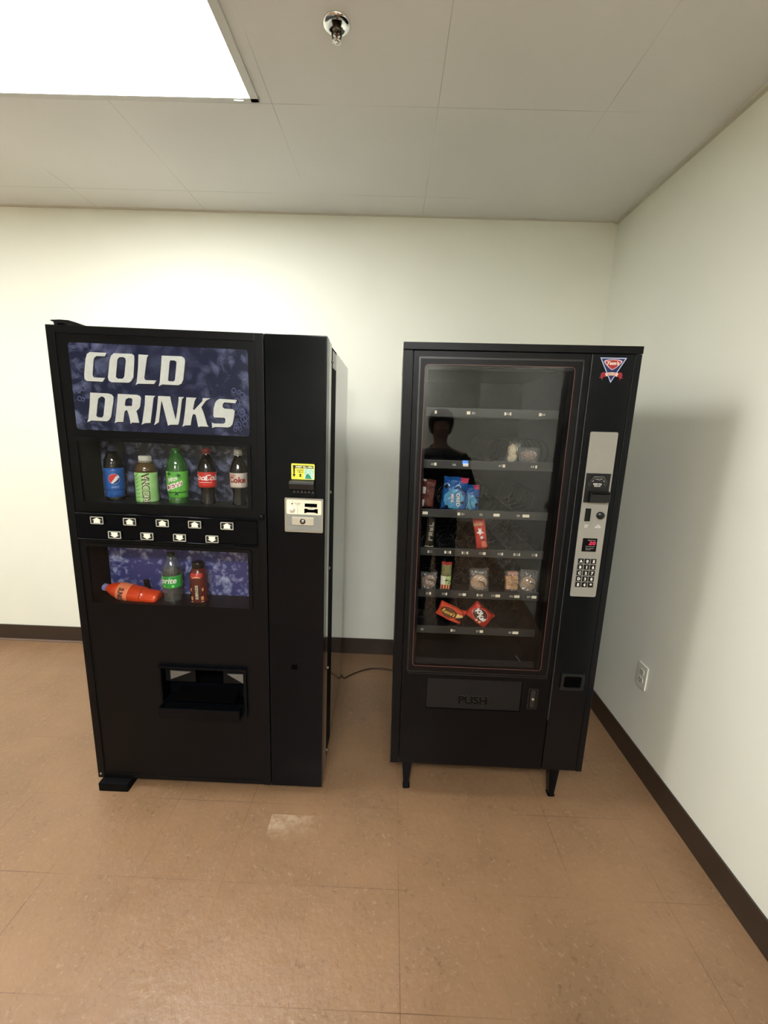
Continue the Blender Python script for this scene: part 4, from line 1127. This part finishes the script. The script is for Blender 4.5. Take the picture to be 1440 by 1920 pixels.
rows = [
    (1.6130, 0.055, [0.160, 0.275, 0.395, 0.515], [('tag', 0.128, 0.008), ('tag', 0.250, 0.013), ('A1', 0.268, 0), ('tag', 0.386, 0.006), ('A3', 0.396, 0), ('tag', 0.406, 0.004), ('tag', 0.515, 0.009), ('A4', 0.526, 0)]),
    (1.4190, 0.055, [0.160, 0.275, 0.395, 0.515], [('A5', 0.126, 0), ('tag', 0.1365, 0.009), ('A6', 0.208, 0), ('tag', 0.252, 0.020), ('A7', 0.384, 0), ('tag', 0.3975, 0.009), ('A9', 0.505, 0), ('tag', 0.5195, 0.006)]),
    (1.2265, 0.055, [0.120, 0.220, 0.345, 0.500], [('tag', 0.106, 0.020), ('tag', 0.238, 0.010), ('B1', 0.2535, 0), ('B2', 0.325, 0), ('tag', 0.3850, 0.024), ('B3', 0.470, 0), ('tag', 0.4990, 0.026)]),
    (1.0680, 0.031, [0.134, 0.203, 0.272, 0.339, 0.409, 0.479, 0.547], [('tag', 0.125, 0.004), ('C1', 0.134, 0), ('tag', 0.193, 0.006), ('C2', 0.203, 0), ('tag', 0.2135, 0.006), ('tag', 0.262, 0.005), ('C3', 0.272, 0), ('tag', 0.2825, 0.006), ('C4', 0.336, 0), ('tag', 0.3495, 0.010), ('C5', 0.409, 0), ('tag', 0.4205, 0.006), ('tag', 0.468, 0.004), ('C6', 0.478, 0), ('tag', 0.4885, 0.004), ('C7', 0.544, 0), ('tag', 0.5555, 0.006)]),
    (0.8895, 0.031, [0.134, 0.203, 0.272, 0.339, 0.409, 0.479, 0.547], [('D1', 0.131, 0), ('tag', 0.1420, 0.006), ('D2', 0.197, 0), ('tag', 0.2080, 0.006), ('D3', 0.265, 0), ('tag', 0.2810, 0.013), ('tag', 0.334, 0.004), ('D4', 0.343, 0), ('tag', 0.3530, 0.004), ('D5', 0.398, 0), ('tag', 0.4170, 0.019), ('D6', 0.472, 0), ('tag', 0.4945, 0.021), ('D7', 0.543, 0), ('tag', 0.5640, 0.019)]),
    (0.7285, 0.055, [0.120, 0.235, 0.355, 0.480], [('E5', 0.116, 0), ('tag', 0.2385, 0.007), ('E6', 0.249, 0), ('E7', 0.347, 0), ('tag', 0.3625, 0.014), ('E8', 0.481, 0), ('tag', 0.5030, 0.024)]),
]
CODE_MATS = mat('shelf_code_print', (196, 194, 184), 0.5)
for zc, R, xs, marks in rows:
    mb = MB()
    mb.box(0.064, 0.586, 0.108, 0.60, zc - 0.014, zc - 0.011)
    sh_ = mb.build('shelf', M_SHELF, S)
    MB().box(0.066, 0.584, 0.098, 0.108, zc - 0.0165, zc + 0.0165, 0.002).build('price_rail', M_STRIP, sh_)
    # dividers between lanes
    mb = MB()
    for i in range(len(xs) - 1):
        xm = (xs[i] + xs[i + 1]) / 2
        mb.box(xm - 0.0008, xm + 0.0008, 0.135, 0.58, zc - 0.012, zc + 0.012)
    mb.build('lane_divider', M_SHELF, sh_)
    for x in (xs if zc < 1.3 else xs[2:] if zc < 1.5 else []): coil(x, zc - 0.010, R, sh_)
    for m_, x, w in marks:
        if m_ == 'tag':
            MB().box(x - w / 2, x + w / 2, 0.0968, 0.0982, zc - 0.0055, zc + 0.0055).build('price_tag', M_TAGW, sh_)
        else:
            words([(m_, x, zc, 0.0085, dict(bold=0.02))], 'lane_code', CODE_MATS, sh_, 0.0974)

# ================================================================ SNACKS
def pillow(w, h, t, seed, nu=26, nv=34, fin=0.10, wob=0.05, crink=0.10, paint=None, shape=None, zig=0):
    """sealed bag: two puffed sides, flat crimped ends; paint(u,v) gives the material slot on the front"""
    rnd = random.Random(seed)
    ph = [rnd.uniform(0, 6.28) for _ in range(8)]
    b = bmesh.new()
    def pos(i, j, side):
        u, v = i / nu * 2 - 1, j / nv * 2 - 1
        e = max(0.0, 1 - u * u) ** 0.5
        q = max(0.0, min(1.0, (1 - abs(v)) / (fin * 2)))
        e2 = q * q * (3 - 2 * q)
        f = max(0.0, 1 - v * v) ** 0.35
        bulge = t / 2 * (e ** 0.9) * (e2 * 0.85 + 0.15 * f) if abs(v) < 1 - fin * 0.5 else 0.0
        wr = 1 + crink * (math.sin(9 * v + ph[0] + 3 * u) * 0.5 + math.sin(17 * u + ph[1] + 5 * v) * 0.3 + math.sin(23 * v + ph[2] - 11 * u) * 0.35 + math.sin(31 * u + 27 * v + ph[6]) * 0.3 * crink / 0.1 * 0.4)
        x = u * w / 2 * (1 - wob * (1 - abs(v)) * 0.4 + wob * 0.5 * math.sin(3 * v + ph[3]))
        z = v * h / 2 * (1 + 0.02 * math.sin(5 * u + ph[4]))
        if zig and abs(v) == 1: z += (h * 0.012) * (1 if i % 2 else -1)
        if shape: x, z = shape(u, v, x, z)
        y = side * (bulge * wr + 0.0004)
        y += 0.0012 * math.sin(14 * u + ph[5]) * (1 - q)
        return (x, y, z)
    F = [[b.verts.new(pos(i, j, -1)) for i in range(nu + 1)] for j in range(nv + 1)]
    K = [[(F[j][i] if (i in (0, nu) or j in (0, nv)) else b.verts.new(pos(i, j, 1))) for i in range(nu + 1)] for j in range(nv + 1)]
    for j in range(nv):
        for i in range(nu):
            f = b.faces.new((F[j][i], F[j][i + 1], F[j + 1][i + 1], F[j + 1][i])); f.smooth = True
            if paint: f.material_index = paint((i + .5) / nu * 2 - 1, (j + .5) / nv * 2 - 1)
            f = b.faces.new((K[j][i], K[j + 1][i], K[j + 1][i + 1], K[j][i + 1])); f.smooth = True
    mb = MB(); mb._merge(b)
    def surf(x, z):
        u = max(-1, min(1, x / (w / 2))); v = max(-1, min(1, z / (h / 2)))
        return pos((u + 1) / 2 * nu, (v + 1) / 2 * nv, -1)[1]
    return mb, surf

def lay(me, x, z, h, surf, off=0.0012, rot=0.0, kx=1.0):
    """lay a flat word on the bag's front"""
    b = bmesh.new(); b.from_mesh(me)
    bmesh.ops.triangulate(b, faces=b.faces)
    for _ in range(2):
        es = [e for e in b.edges if e.calc_length() > 0.4]
        if not es: break
        bmesh.ops.subdivide_edges(b, edges=es, cuts=1); bmesh.ops.triangulate(b, faces=b.faces)
    c, s = math.cos(rot), math.sin(rot)
    for v in b.verts:
        a, q = v.co.x * kx * h, v.co.z * h
        X, Z = x + a * c - q * s, z + a * s + q * c
        v.co = (X, surf(X, Z) - off, Z)
    out = bpy.data.meshes.new('l'); b.to_mesh(out); b.free()
    return out

def lays(items, name, m, parent, surf, off=0.0012):
    mb = MB()
    for it in items:
        s, x, z, h = it[:4]; kw = it[4] if len(it) > 4 else {}
        me = s if not isinstance(s, str) else text_mesh(s, kw.get('bold', 0.03), kw.get('shear', 0.0))
        mb.mesh(lay(me, x, z, h, surf, off, kw.get('rot', 0.0), kw.get('kx', 1.0)))
    return mb.build(name, m, parent)

ITEM_Y = 0.142
def item(name, label, cat, x, z, rot=0.0, y=ITEM_Y, group='snacks on show in the snack machine'):
    """x,z as measured on a plane 9 cm behind the door face"""
    d = y - 0.09
    x2 = x + (x + 0.042) * d / 1.59
    z2 = z - (CAM_H - z) * d / 1.59
    M = MS @ Matrix.Translation((x2, y, z2)) @ Matrix.Rotation(rot, 4, 'Y')
    return empty(name, M, label, cat, group)

M_WRAP = film_material('clear_wrapper', (225, 222, 212), 0.10, 0.09, 0.14)
def lump(w, h, t, seed, amp=0.10, mi=0, n=20):
    rnd = random.Random(seed); ph = [rnd.uniform(0, 6.28) for _ in range(5)]
    b = bmesh.new(); bmesh.ops.create_uvsphere(b, u_segments=n + 4, v_segments=n, radius=1)
    for v in b.verts:
        p = v.co
        k = 1 + amp * (math.sin(3 * p.x + ph[0]) * math.sin(4 * p.z + ph[1]) + 0.5 * math.sin(9 * p.x + 7 * p.z + ph[2]) * math.sin(8 * p.y + ph[3]))
        sgn = lambda q, e: math.copysign(abs(q) ** e, q)
        v.co = (p.x * w / 2 * k, sgn(p.y, 0.7) * t / 2 * k, p.z * h / 2 * k)
    for f in b.faces: f.smooth = True
    return MB()._merge(b)

def bread_mat(name, a, b_):
    return mat(name, a, 0.6, noise=(45, b_, 0.9), bump=(90, 0.5))

# --- upper rows
t = item('wrapped_pastry', 'cream-coloured twisted pastry in clear wrapper on the second shelf', 'pastry', 0.422, 1.468, math.radians(12))
lump(0.034, 0.042, 0.030, 3).build('pastry', bread_mat('cream_pastry', (206, 184, 140), (232, 216, 180)), t, Matrix.Translation((-0.004, 0, 0.013)))
lump(0.034, 0.040, 0.030, 5).build('pastry', bread_mat('cream_pastry', (206, 184, 140), (232, 216, 180)), t, Matrix.Translation((0.003, 0, -0.014)))
mb, sf = pillow(0.046, 0.092, 0.040, 11, crink=0.22, zig=1); mb.build('wrapper', M_WRAP, t)
t = item('wrapped_pastry', 'wide brown pastry in clear wrapper at the right end of the second shelf', 'pastry', 0.484, 1.463, 0)
lump(0.060, 0.036, 0.030, 9, 0.06).build('pastry', bread_mat('brown_pastry', (128, 96, 74), (150, 118, 92)), t)
mb, sf = pillow(0.080, 0.060, 0.040, 12, crink=0.22, zig=1); mb.build('wrapper', M_WRAP, t)

# --- third shelf
t = item('snack_bag', 'brown and white snack wrapper at the far left of the third shelf', 'snack bag', 0.112, 1.305, math.radians(4))
cb = [mat('brown_wrapper', (92, 44, 36), 0.3), mat('white_wrapper_print', (206, 198, 190), 0.3)]
mb, sf = pillow(0.052, 0.116, 0.026, 13, paint=lambda u, v: 1 if (-0.95 < u < -0.45 and math.sin(7 * v) > -0.2) else 0, zig=1)
mb.build('wrapper', cb, t)
def bluebag(x, z, w, h, rot, seed, label, y, full=True):
    t = item('snack_bag', label, 'snack bag', x, z, rot, y)
    def paint(u, v):
        if v > 0.72 and u > 0.35: return 2
        if (u + 0.05) ** 2 / 0.62 + (v + 0.28) ** 2 / 0.36 < 1: return 1
        return 0
    mb, sf = pillow(w, h, 0.046, seed, nu=36, nv=44, paint=paint, zig=1)
    mb.build('wrapper', [mat('blue_wrapper', (34, 92, 158), 0.22, noise=(26, (20, 60, 124), 0.8)), mat('light_blue_wrapper', (86, 156, 190), 0.22, noise=(40, (60, 130, 180), 0.8)),
                         mat('pink_corner_print', (200, 70, 100), 0.25)], t)
    dk = mat('dark_cookie_print', (14, 22, 44), 0.3)
    ring = lambda: disc(P=circ)
    lays([(ring(), -0.36 * w, 0.22 * h, 0.0080), (ring(), -0.28 * w, -0.38 * h, 0.0072), (ring(), 0.33 * w, -0.22 * h, 0.0068), (ring(), 0.30 * w, 0.05 * h, 0.0050)], 'cookie_print', dk, t, sf, 0.0009)
    if full:
        lays([('MINI', -0.10 * w, -0.10 * h, 0.0135, dict(rot=-PI / 2 + 0.12, kx=0.9, bold=0.06)), ('OREO', 0.13 * w, -0.14 * h, 0.0165, dict(rot=-PI / 2 + 0.12, kx=0.9, bold=0.06))],
             'lettering_shadow', mat('navy_bag_print', (16, 34, 84), 0.3), t, sf, 0.0012)
        lays([('MINI', -0.10 * w, -0.10 * h, 0.0125, dict(rot=-PI / 2 + 0.12, kx=0.95, bold=0.01)), ('OREO', 0.13 * w, -0.14 * h, 0.0150, dict(rot=-PI / 2 + 0.12, kx=0.95, bold=0.01))],
             'lettering', M_WHITEP, t, sf, 0.0018)
        arc = [(math.cos(math.radians(a)), math.sin(math.radians(a))) for a in range(0, 181, 15)] + [(0.75 * math.cos(math.radians(a)), 0.75 * math.sin(math.radians(a))) for a in range(180, -1, -15)]
        lays([(disc(P=arc), 0.08 * w, 0.22 * h, 0.011), (disc(P=arc), -0.36 * w, 0.24 * h, 0.010)], 'arc_print', mat('pale_bag_print', (170, 206, 226), 0.3), t, sf, 0.0011)
    return t
bluebag(0.272, 1.292, 0.078, 0.110, math.radians(-2), 22, 'blue snack bag tucked behind the front blue bag on the third shelf', 0.190, False)
bluebag(0.214, 1.307, 0.100, 0.136, math.radians(4), 21, 'bright blue snack bag with white lettering at the front of the third shelf', ITEM_Y)

# --- fourth shelf
t = item('candy_bar', 'dark brown candy bar with grey lettering at the left of the fourth shelf', 'candy bar', 0.128, 1.156, math.radians(2))
mb, sf = pillow(0.036, 0.140, 0.020, 31, paint=lambda u, v: 1 if v < -0.86 or v > 0.90 else 0, zig=1)
mb.build('wrapper', [mat('dark_wrapper', (40, 34, 26), 0.25, noise=(30, (64, 56, 42), 0.8)), mat('cream_foil', (226, 208, 168), 0.25)], t)
lays([(disc(P=q), 0.002, 0.030 - 0.020 * k, 0.0085) for k, q in enumerate([[(-1, -1), (1, -1), (1, 1), (.3, 1), (.3, -.3), (-1, -.3)], [(-1, -1), (1, -.8), (1, 1), (-1, .8), (-.4, 0)], [(-1, -.9), (1, -1), (.6, .1), (1, 1), (-1, .9)], [(-1, -1), (1, -1), (1, -.3), (-.2, -.2), (-.2, 1), (-1, 1)]])], 'lettering', mat('grey_bar_print', (134, 128, 112), 0.3), t, sf)
t = item('candy_bar', 'red candy bar leaning in the middle of the fourth shelf', 'candy bar', 0.325, 1.152, math.radians(-11))
mb, sf = pillow(0.048, 0.136, 0.022, 32, paint=lambda u, v: 1 if (0.50 < v < 0.72 and u < 0.5) else (2 if v < -0.45 and u > -0.1 and (u - 0.3) ** 2 + (v + 0.68) ** 2 < 0.16 else 0), zig=1)
mb.build('wrapper', [mat('red_wrapper', (188, 54, 48), 0.22, noise=(24, (208, 84, 74), 0.8)), mat('tan_wafer_print', (178, 128, 90), 0.3), mat('salmon_print', (228, 128, 98), 0.3)], t)
sp2 = disc(P=[(-1, -.3), (-.3, .1), (-.4, 1), (.1, .6), (.4, .9), (.3, .1), (1, -.6), (.3, -.5), (-.2, -1), (-.3, -.5)])
lays([(sp2, -0.002, 0.012, 0.016), (disc(P=circ), 0.002, -0.014, 0.006)], 'lettering', M_WHITEP, t, sf)

# --- fifth shelf
def cookie(x, z, r, label, mname, a, b_, w, h, seed, rot=0.0, zoff=0.0):
    t = item('wrapped_cookie', label, 'cookie', x, z, rot)
    MB().lathe([(0, -0.010), (r * 0.9, -0.009), (r, -0.004), (r, 0.004), (r * 0.9, 0.009), (0, 0.010)], 30,
               M=Matrix.Translation((0, 0, zoff)) @ Matrix.Rotation(-PI / 2, 4, 'X')).build('cookie', bread_mat(mname, a, b_), t)
    mb, sf = pillow(w, h, 0.034, seed, crink=0.25, zig=1); mb.build('wrapper', M_WRAP, t)
    return t
cookie(0.131, 0.944, 0.030, 'dim brown round cookie in clear wrapper, leftmost on the fifth shelf', 'dark_cookie', (122, 92, 64), (140, 108, 78), 0.068, 0.086, 41)
t = item('snack_tube', 'green, white and red striped snack pack upright on the fifth shelf', 'snack pack', 0.200, 0.970, math.radians(1))
def p5(u, v):
    if v > 0.80: return 3
    if v < -0.88: return 2
    if v < -0.52: return 3 if int((u + 1) * 4) % 2 else 4
    if v < 0.05: return 1 if (u > -0.1) else 2
    return 0
mb, sf = pillow(0.044, 0.126, 0.030, 42, nu=32, paint=p5, zig=1)
mb.build('wrapper', [mat('olive_wrapper', (134, 130, 84), 0.2, noise=(28, (92, 92, 60), 0.9)), mat('pale_green_wrapper', (180, 200, 128), 0.25), mat('white_wrapper', (232, 226, 204), 0.25),
                     mat('brick_red_print', (166, 62, 48), 0.25), mat('peach_stripe_print', (226, 170, 120), 0.25)], t)
lays([(sp1, 0.000, -0.014, 0.008), (sp1, 0.012, -0.026, 0.006)], 'leaf_print', mat('forest_print', (60, 84, 30), 0.3), t, sf)
cookie(0.333, 0.954, 0.034, 'tan round cookie in shiny clear wrapper, middle of the fifth shelf', 'tan_cookie', (186, 146, 104), (204, 166, 122), 0.082, 0.112, 43, math.radians(-4), -0.006)
t = item('cracker_pack', 'pack of orange sandwich crackers on the fifth shelf, right of the middle cookie', 'crackers', 0.465, 0.958, math.radians(-2))
mb = MB()
for i in range(2):
    for j in range(3):
        mb.box(-0.026 + i * 0.026, -0.002 + i * 0.026, -0.010, 0.008, -0.032 + j * 0.020, -0.014 + j * 0.020, 0.003, M=Matrix.Rotation(0.06 * (i - j), 4, 'Y'))
mb.build('crackers', bread_mat('orange_cracker', (214, 152, 84), (226, 176, 116)), t)
MB().box(-0.018, 0.020, -0.008, 0.008, 0.030, 0.042, 0.003).build('pack_end', mat('pink_pack_end', (222, 156, 130), 0.25), t)
mb, sf = pillow(0.060, 0.092, 0.034, 44, crink=0.25, zig=1); mb.build('wrapper', M_WRAP, t)
cookie(0.529, 0.955, 0.031, 'tan oat cookie in clear wrapper at the right end of the fifth shelf', 'oat_cookie', (172, 142, 104), (196, 168, 132), 0.078, 0.112, 45, math.radians(3), -0.006)

# --- sixth shelf
t = item('candy_bag', 'orange candy bag with yellow lettering on the lowest shelf', 'candy bag', 0.229, 0.812, math.radians(24))
def p6(u, v):
    if u > 0.42 and -0.45 < v < 0.35: return 2 if (v - 0.6 * (u - 0.7)) > -0.05 else 3
    if (u + 0.22) ** 2 / 0.42 + (v - 0.05) ** 2 / 0.42 < 1: return 1
    return 0
mb, sf = pillow(0.118, 0.068, 0.034, 51, nu=40, paint=p6, zig=0)
mb.build('wrapper', [mat('orange_wrapper', (214, 78, 48), 0.22, noise=(20, (180, 56, 36), 0.8)), mat('brown_oval_print', (96, 52, 22), 0.25), mat('yellow_cup_print', (240, 206, 130), 0.3), mat('dark_cup_print', (52, 28, 18), 0.3)], t)
lays([("Reese's", -0.014, 0.003, 0.0175, dict(kx=0.80, shear=0.2, bold=0.02))], 'lettering', mat('yellow_bag_print', (232, 196, 84), 0.3), t, sf, 0.0018)
t = item('candy_bag', 'red candy bag with white lettering on the lowest shelf', 'candy bag', 0.348, 0.808, math.radians(38))
def p7(u, v):
    q = (u + 0.1) ** 2 / 0.50 + (v - 0.1) ** 2 / 0.50
    if 0.86 < q < 1.0: return 2
    if q <= 0.86: return 1
    return 0
mb, sf = pillow(0.106, 0.078, 0.036, 52, nu=40, paint=p7, zig=0)
mb.build('wrapper', [mat('crimson_wrapper', (188, 48, 36), 0.22, noise=(20, (150, 34, 28), 0.8)), mat('dark_brown_oval', (84, 36, 24), 0.25), mat('rose_ring_print', (216, 110, 96), 0.3)], t)
lays([('Kit', -0.018, 0.012, 0.0185, dict(bold=0.06, shear=0.2, rot=0.0)), ('Kat', 0.008, -0.002, 0.0185, dict(bold=0.06, shear=0.2))], 'lettering', M_WHITEP, t, sf, 0.0018)
lays([(disc(P=circ), -0.004, -0.022, 0.0055), (disc(P=circ), 0.012, -0.022, 0.0055)], 'wafer_print', mat('peach_wafer_print', (238, 178, 140), 0.3), t, sf, 0.0014)

# ================================================================ POWER CORD on the floor between the machines
pts = []
path = [(0.16, 2.40), (0.05, 2.415), (-0.03, 2.425), (-0.10, 2.415), (-0.16, 2.380), (-0.215, 2.335), (-0.243, 2.306), (-0.262, 2.325), (-0.285, 2.355), (-0.31, 2.375), (-0.345, 2.41), (-0.40, 2.44), (-0.5, 2.45)]
for i in range(len(path) - 1):
    p0, p1, p2, p3 = path[max(i - 1, 0)], path[i], path[i + 1], path[min(i + 2, len(path) - 1)]
    for k in range(6):
        q = k / 6
        xy = [0.5 * (2 * p1[j] + (-p0[j] + p2[j]) * q + (2 * p0[j] - 5 * p1[j] + 4 * p2[j] - p3[j]) * q * q + (-p0[j] + 3 * p1[j] - 3 * p2[j] + p3[j]) * q ** 3) for j in (0, 1)]
        pts.append((xy[0], xy[1], 0.0045))
cd = MB().tube(pts, 0.0042, 10).build('power_cord', mat('dark_brown_cord', (44, 26, 16), 0.45))
tag(cd, 'dark power cord curving across the floor between the two machines', 'cord')
mb = MB()   # the kinked twist tie near the drinks machine
tw = [(-0.262 - 0.0045 * k, 2.325 + 0.0052 * k + 0.006 * math.sin(k * 1.9), 0.010 + 0.004 * math.cos(k * 1.9)) for k in range(16)]
mb.tube(tw, 0.0016, 6)
mb.build('twist_tie', M_RUB, cd)

# ================================================================ PHOTOGRAPHER, seen only as a dark reflection in the glass
def skin(name, joints, links, m, parent, sub=2):
    """joints: name -> (x, y, z, radius x, radius y)"""
    names = list(joints)
    me = bpy.data.meshes.new(name)
    me.from_pydata([joints[n][:3] for n in names], [(names.index(a), names.index(b)) for a, b in links], [])
    o = bpy.data.objects.new(name, me); COL.objects.link(o)
    md = o.modifiers.new('skin', 'SKIN'); md.use_smooth_shade = True
    sv = me.skin_vertices[0].data
    for i, n in enumerate(names):
        sv[i].radius = joints[n][3:5]; sv[i].use_root = (i == 0)
    o.modifiers.new('sub', 'SUBSURF').levels = sub
    o.modifiers['sub'].render_levels = sub
    dg = bpy.context.evaluated_depsgraph_get(); dg.update()
    out = bpy.data.meshes.new_from_object(o.evaluated_get(dg))
    bpy.data.objects.remove(o)
    out.materials.clear(); out.materials.append(m)
    for p in out.polygons: p.use_smooth = True
    r = bpy.data.objects.new(name, out); COL.objects.link(r); r.parent = parent
    return r

PX, PY = 0.315, -0.20
P = empty('person', Matrix.Translation((PX, PY, 0)), 'person in dark jacket and trousers standing beside the camera, reflected in the snack machine glass', 'person')
M_SKIN = mat('skin', (176, 128, 104), 0.5)
M_JACKET = mat('dark_jacket', (20, 22, 26), 0.8)
M_TROUS = mat('dark_trousers', (22, 22, 25), 0.8)
M_HAIR = mat('dark_hair', (24, 18, 14), 0.6)
M_SHOE = mat('black_shoe', (16, 15, 15), 0.5)
J = {'pelvis': (0, 0, .90, .135, .095), 'waist': (0, 0, 1.05, .115, .085), 'chest': (0, .005, 1.22, .135, .100), 'upper': (0, 0, 1.33, .12, .085),
     'neck': (0, .005, 1.41, .050, .052), 'jaw': (0, .025, 1.475, .055, .062), 'head': (0, .012, 1.55, .074, .088), 'crown': (0, 0, 1.605, .058, .070),
     'shl': (-.155, 0, 1.335, .058, .055), 'ell': (-.235, .02, 1.10, .040, .040), 'wrl': (-.200, .17, 1.185, .026, .022), 'pall': (-.195, .215, 1.215, .034, .016),
     'shr': (.155, 0, 1.335, .058, .055), 'elr': (.245, .01, 1.10, .040, .040), 'wrr': (.190, .16, 1.20, .026, .022), 'palr': (.170, .200, 1.235, .034, .016),
     'hipl': (-.085, 0, .84, .090, .088), 'knl': (-.095, .015, .49, .056, .058), 'ankl': (-.10, -.01, .095, .036, .042), 'toel': (-.11, .13, .035, .038, .024),
     'hipr': (.085, 0, .84, .090, .088), 'knr': (.095, .015, .49, .056, .058), 'ankr': (.10, -.01, .095, .036, .042), 'toer': (.11, .13, .035, .038, .024)}
LK = [('pelvis', 'waist'), ('waist', 'chest'), ('chest', 'upper'), ('upper', 'neck'), ('neck', 'jaw'), ('jaw', 'head'), ('head', 'crown')]
for s in 'lr':
    LK += [('upper', 'sh' + s), ('sh' + s, 'el' + s), ('el' + s, 'wr' + s), ('wr' + s, 'pal' + s), ('pelvis', 'hip' + s), ('hip' + s, 'kn' + s), ('kn' + s, 'ank' + s), ('ank' + s, 'toe' + s)]
# fingers: five short chains rooted in each palm
for s, sg in (('l', -1), ('r', 1)):
    px_, py_, pz_ = J['pal' + s][:3]
    for k, ln in enumerate((.072, .080, .075, .060)):
        ox = sg * (-.024 + .016 * k)
        a, b_, c_ = s + 'f%da' % k, s + 'f%db' % k, s + 'f%dc' % k
        J[a] = (px_ + ox * .8, py_ + .030, pz_ + .020, .0095, .0095)
        J[b_] = (px_ + ox, py_ + .045, pz_ + .020 + ln * .45, .0088, .0088)
        J[c_] = (px_ + ox * 1.05, py_ + .030, pz_ + .020 + ln * .85, .0078, .0078)
        LK += [('pal' + s, a), (a, b_), (b_, c_)]
    J[s + 'ta'] = (px_ - sg * .034, py_ + .006, pz_ + .004, .0115, .0115)
    J[s + 'tb'] = (px_ - sg * .046, py_ + .018, pz_ + .034, .0100, .0100)
    LK += [('pal' + s, s + 'ta'), (s + 'ta', s + 'tb')]
body = skin('body', J, LK, M_SKIN, P)
YS = Matrix.Diagonal((1, 0.74, 1, 1))
mb = MB()
mb.lathe(smooth_prof([(.0, .845), (.150, .845), (.166, .850), (.160, .93), (.150, 1.05), (.168, 1.20), (.182, 1.30), (.160, 1.365), (.085, 1.400), (.062, 1.425), (.0, 1.425)]), 40, M=YS)
for s in 'lr':
    pts_ = [Vector(J[k + s][:3]) for k in ('sh', 'el', 'wr')]
    pts_[0].x *= .90; pts_[0].z += .008
    path_ = [pts_[0].lerp(pts_[1], t_ / 6) for t_ in range(6)] + [pts_[1].lerp(pts_[2], t_ / 6) for t_ in range(7)]
    path_ = [path_[0]] + [(path_[i - 1] + path_[i] * 2 + path_[i + 1]) / 4 for i in range(1, 12)] + [path_[12]]
    mb.tube([tuple(v) for v in path_], [.072 - .0028 * i for i in range(13)], 18)
mb.build('jacket', M_JACKET, P)
mb = MB()
mb.lathe([(.0, .80), (.150, .80), (.160, .86), (.150, .98), (.0, .98)], 36, M=YS)
for s in 'lr':
    pts_ = [Vector((J['hip' + s][0] * .85, 0, .83)), Vector(J['kn' + s][:3]), Vector(J['ank' + s][:3]) + Vector((0, 0, -.02))]
    path_ = [pts_[0].lerp(pts_[1], t_ / 5) for t_ in range(5)] + [pts_[1].lerp(pts_[2], t_ / 5) for t_ in range(6)]
    mb.tube([tuple(v) for v in path_], [.098 - .0042 * i for i in range(11)], 18)
mb.build('trousers', M_TROUS, P)
for sg in (-1, 1):
    MB().box(sg * .105 - .045, sg * .105 + .045, -.075, .185, 0.0, .085, .030, 3).build('shoe', M_SHOE, P)
hair = lump(.185, .150, .215, 77, 0.03)
hair.build('hair', M_HAIR, P, Matrix.Translation((0, -.022, 1.588)) @ Matrix.Rotation(PI / 2, 4, 'X') @ Matrix.Identity(4))
fc = MB()
fc.lathe([(0, -.012), (.010, -.006), (.012, .004), (.006, .022), (0, .024)], 12, M=Matrix.Translation((0, .104, 1.525)))
fc.build('nose', M_SKIN, P)
for sg in (-1, 1):
    MB().lathe([(0, -.012), (.009, -.007), (.012, 0), (.009, .007), (0, .012)], 14, M=Matrix.Translation((sg * .028, .082, 1.548)) @ Matrix.Rotation(PI / 2, 4, 'X') @ Matrix.Diagonal((1.1, .55, 1, 1))).build('eye', mat('eye_white', (210, 205, 200), 0.2), P)
    MB().lathe([(0, -.03), (.014, -.02), (.018, 0), (.016, .02), (0, .032)], 14, M=Matrix.Translation((sg * .076, .0, 1.535)) @ Matrix.Diagonal((.5, 1, 1, 1))).build('ear', M_SKIN, P)
MB().box(-.024, .024, .084, .094, 1.485, 1.494, .003).build('mouth', mat('lips', (150, 84, 76), 0.4), P)
# the lit device held in the right hand
dv = empty('handheld_device', Matrix.Translation((PX + .160, PY + .262, 1.285)), 'small black handheld device with a lit blue display held by the person', 'device')
MB().box(-.036, .036, -.010, .006, -.070, .070, .006, 3).build('case', mat('device_black', (14, 14, 15), 0.4), dv)
MB().box(-.020, .020, .0055, .0068, .020, .048, .0005).build('display', mat('blue_display', (90, 150, 255), 0.3, emit=(90, 160, 255), estr=6.0), dv)
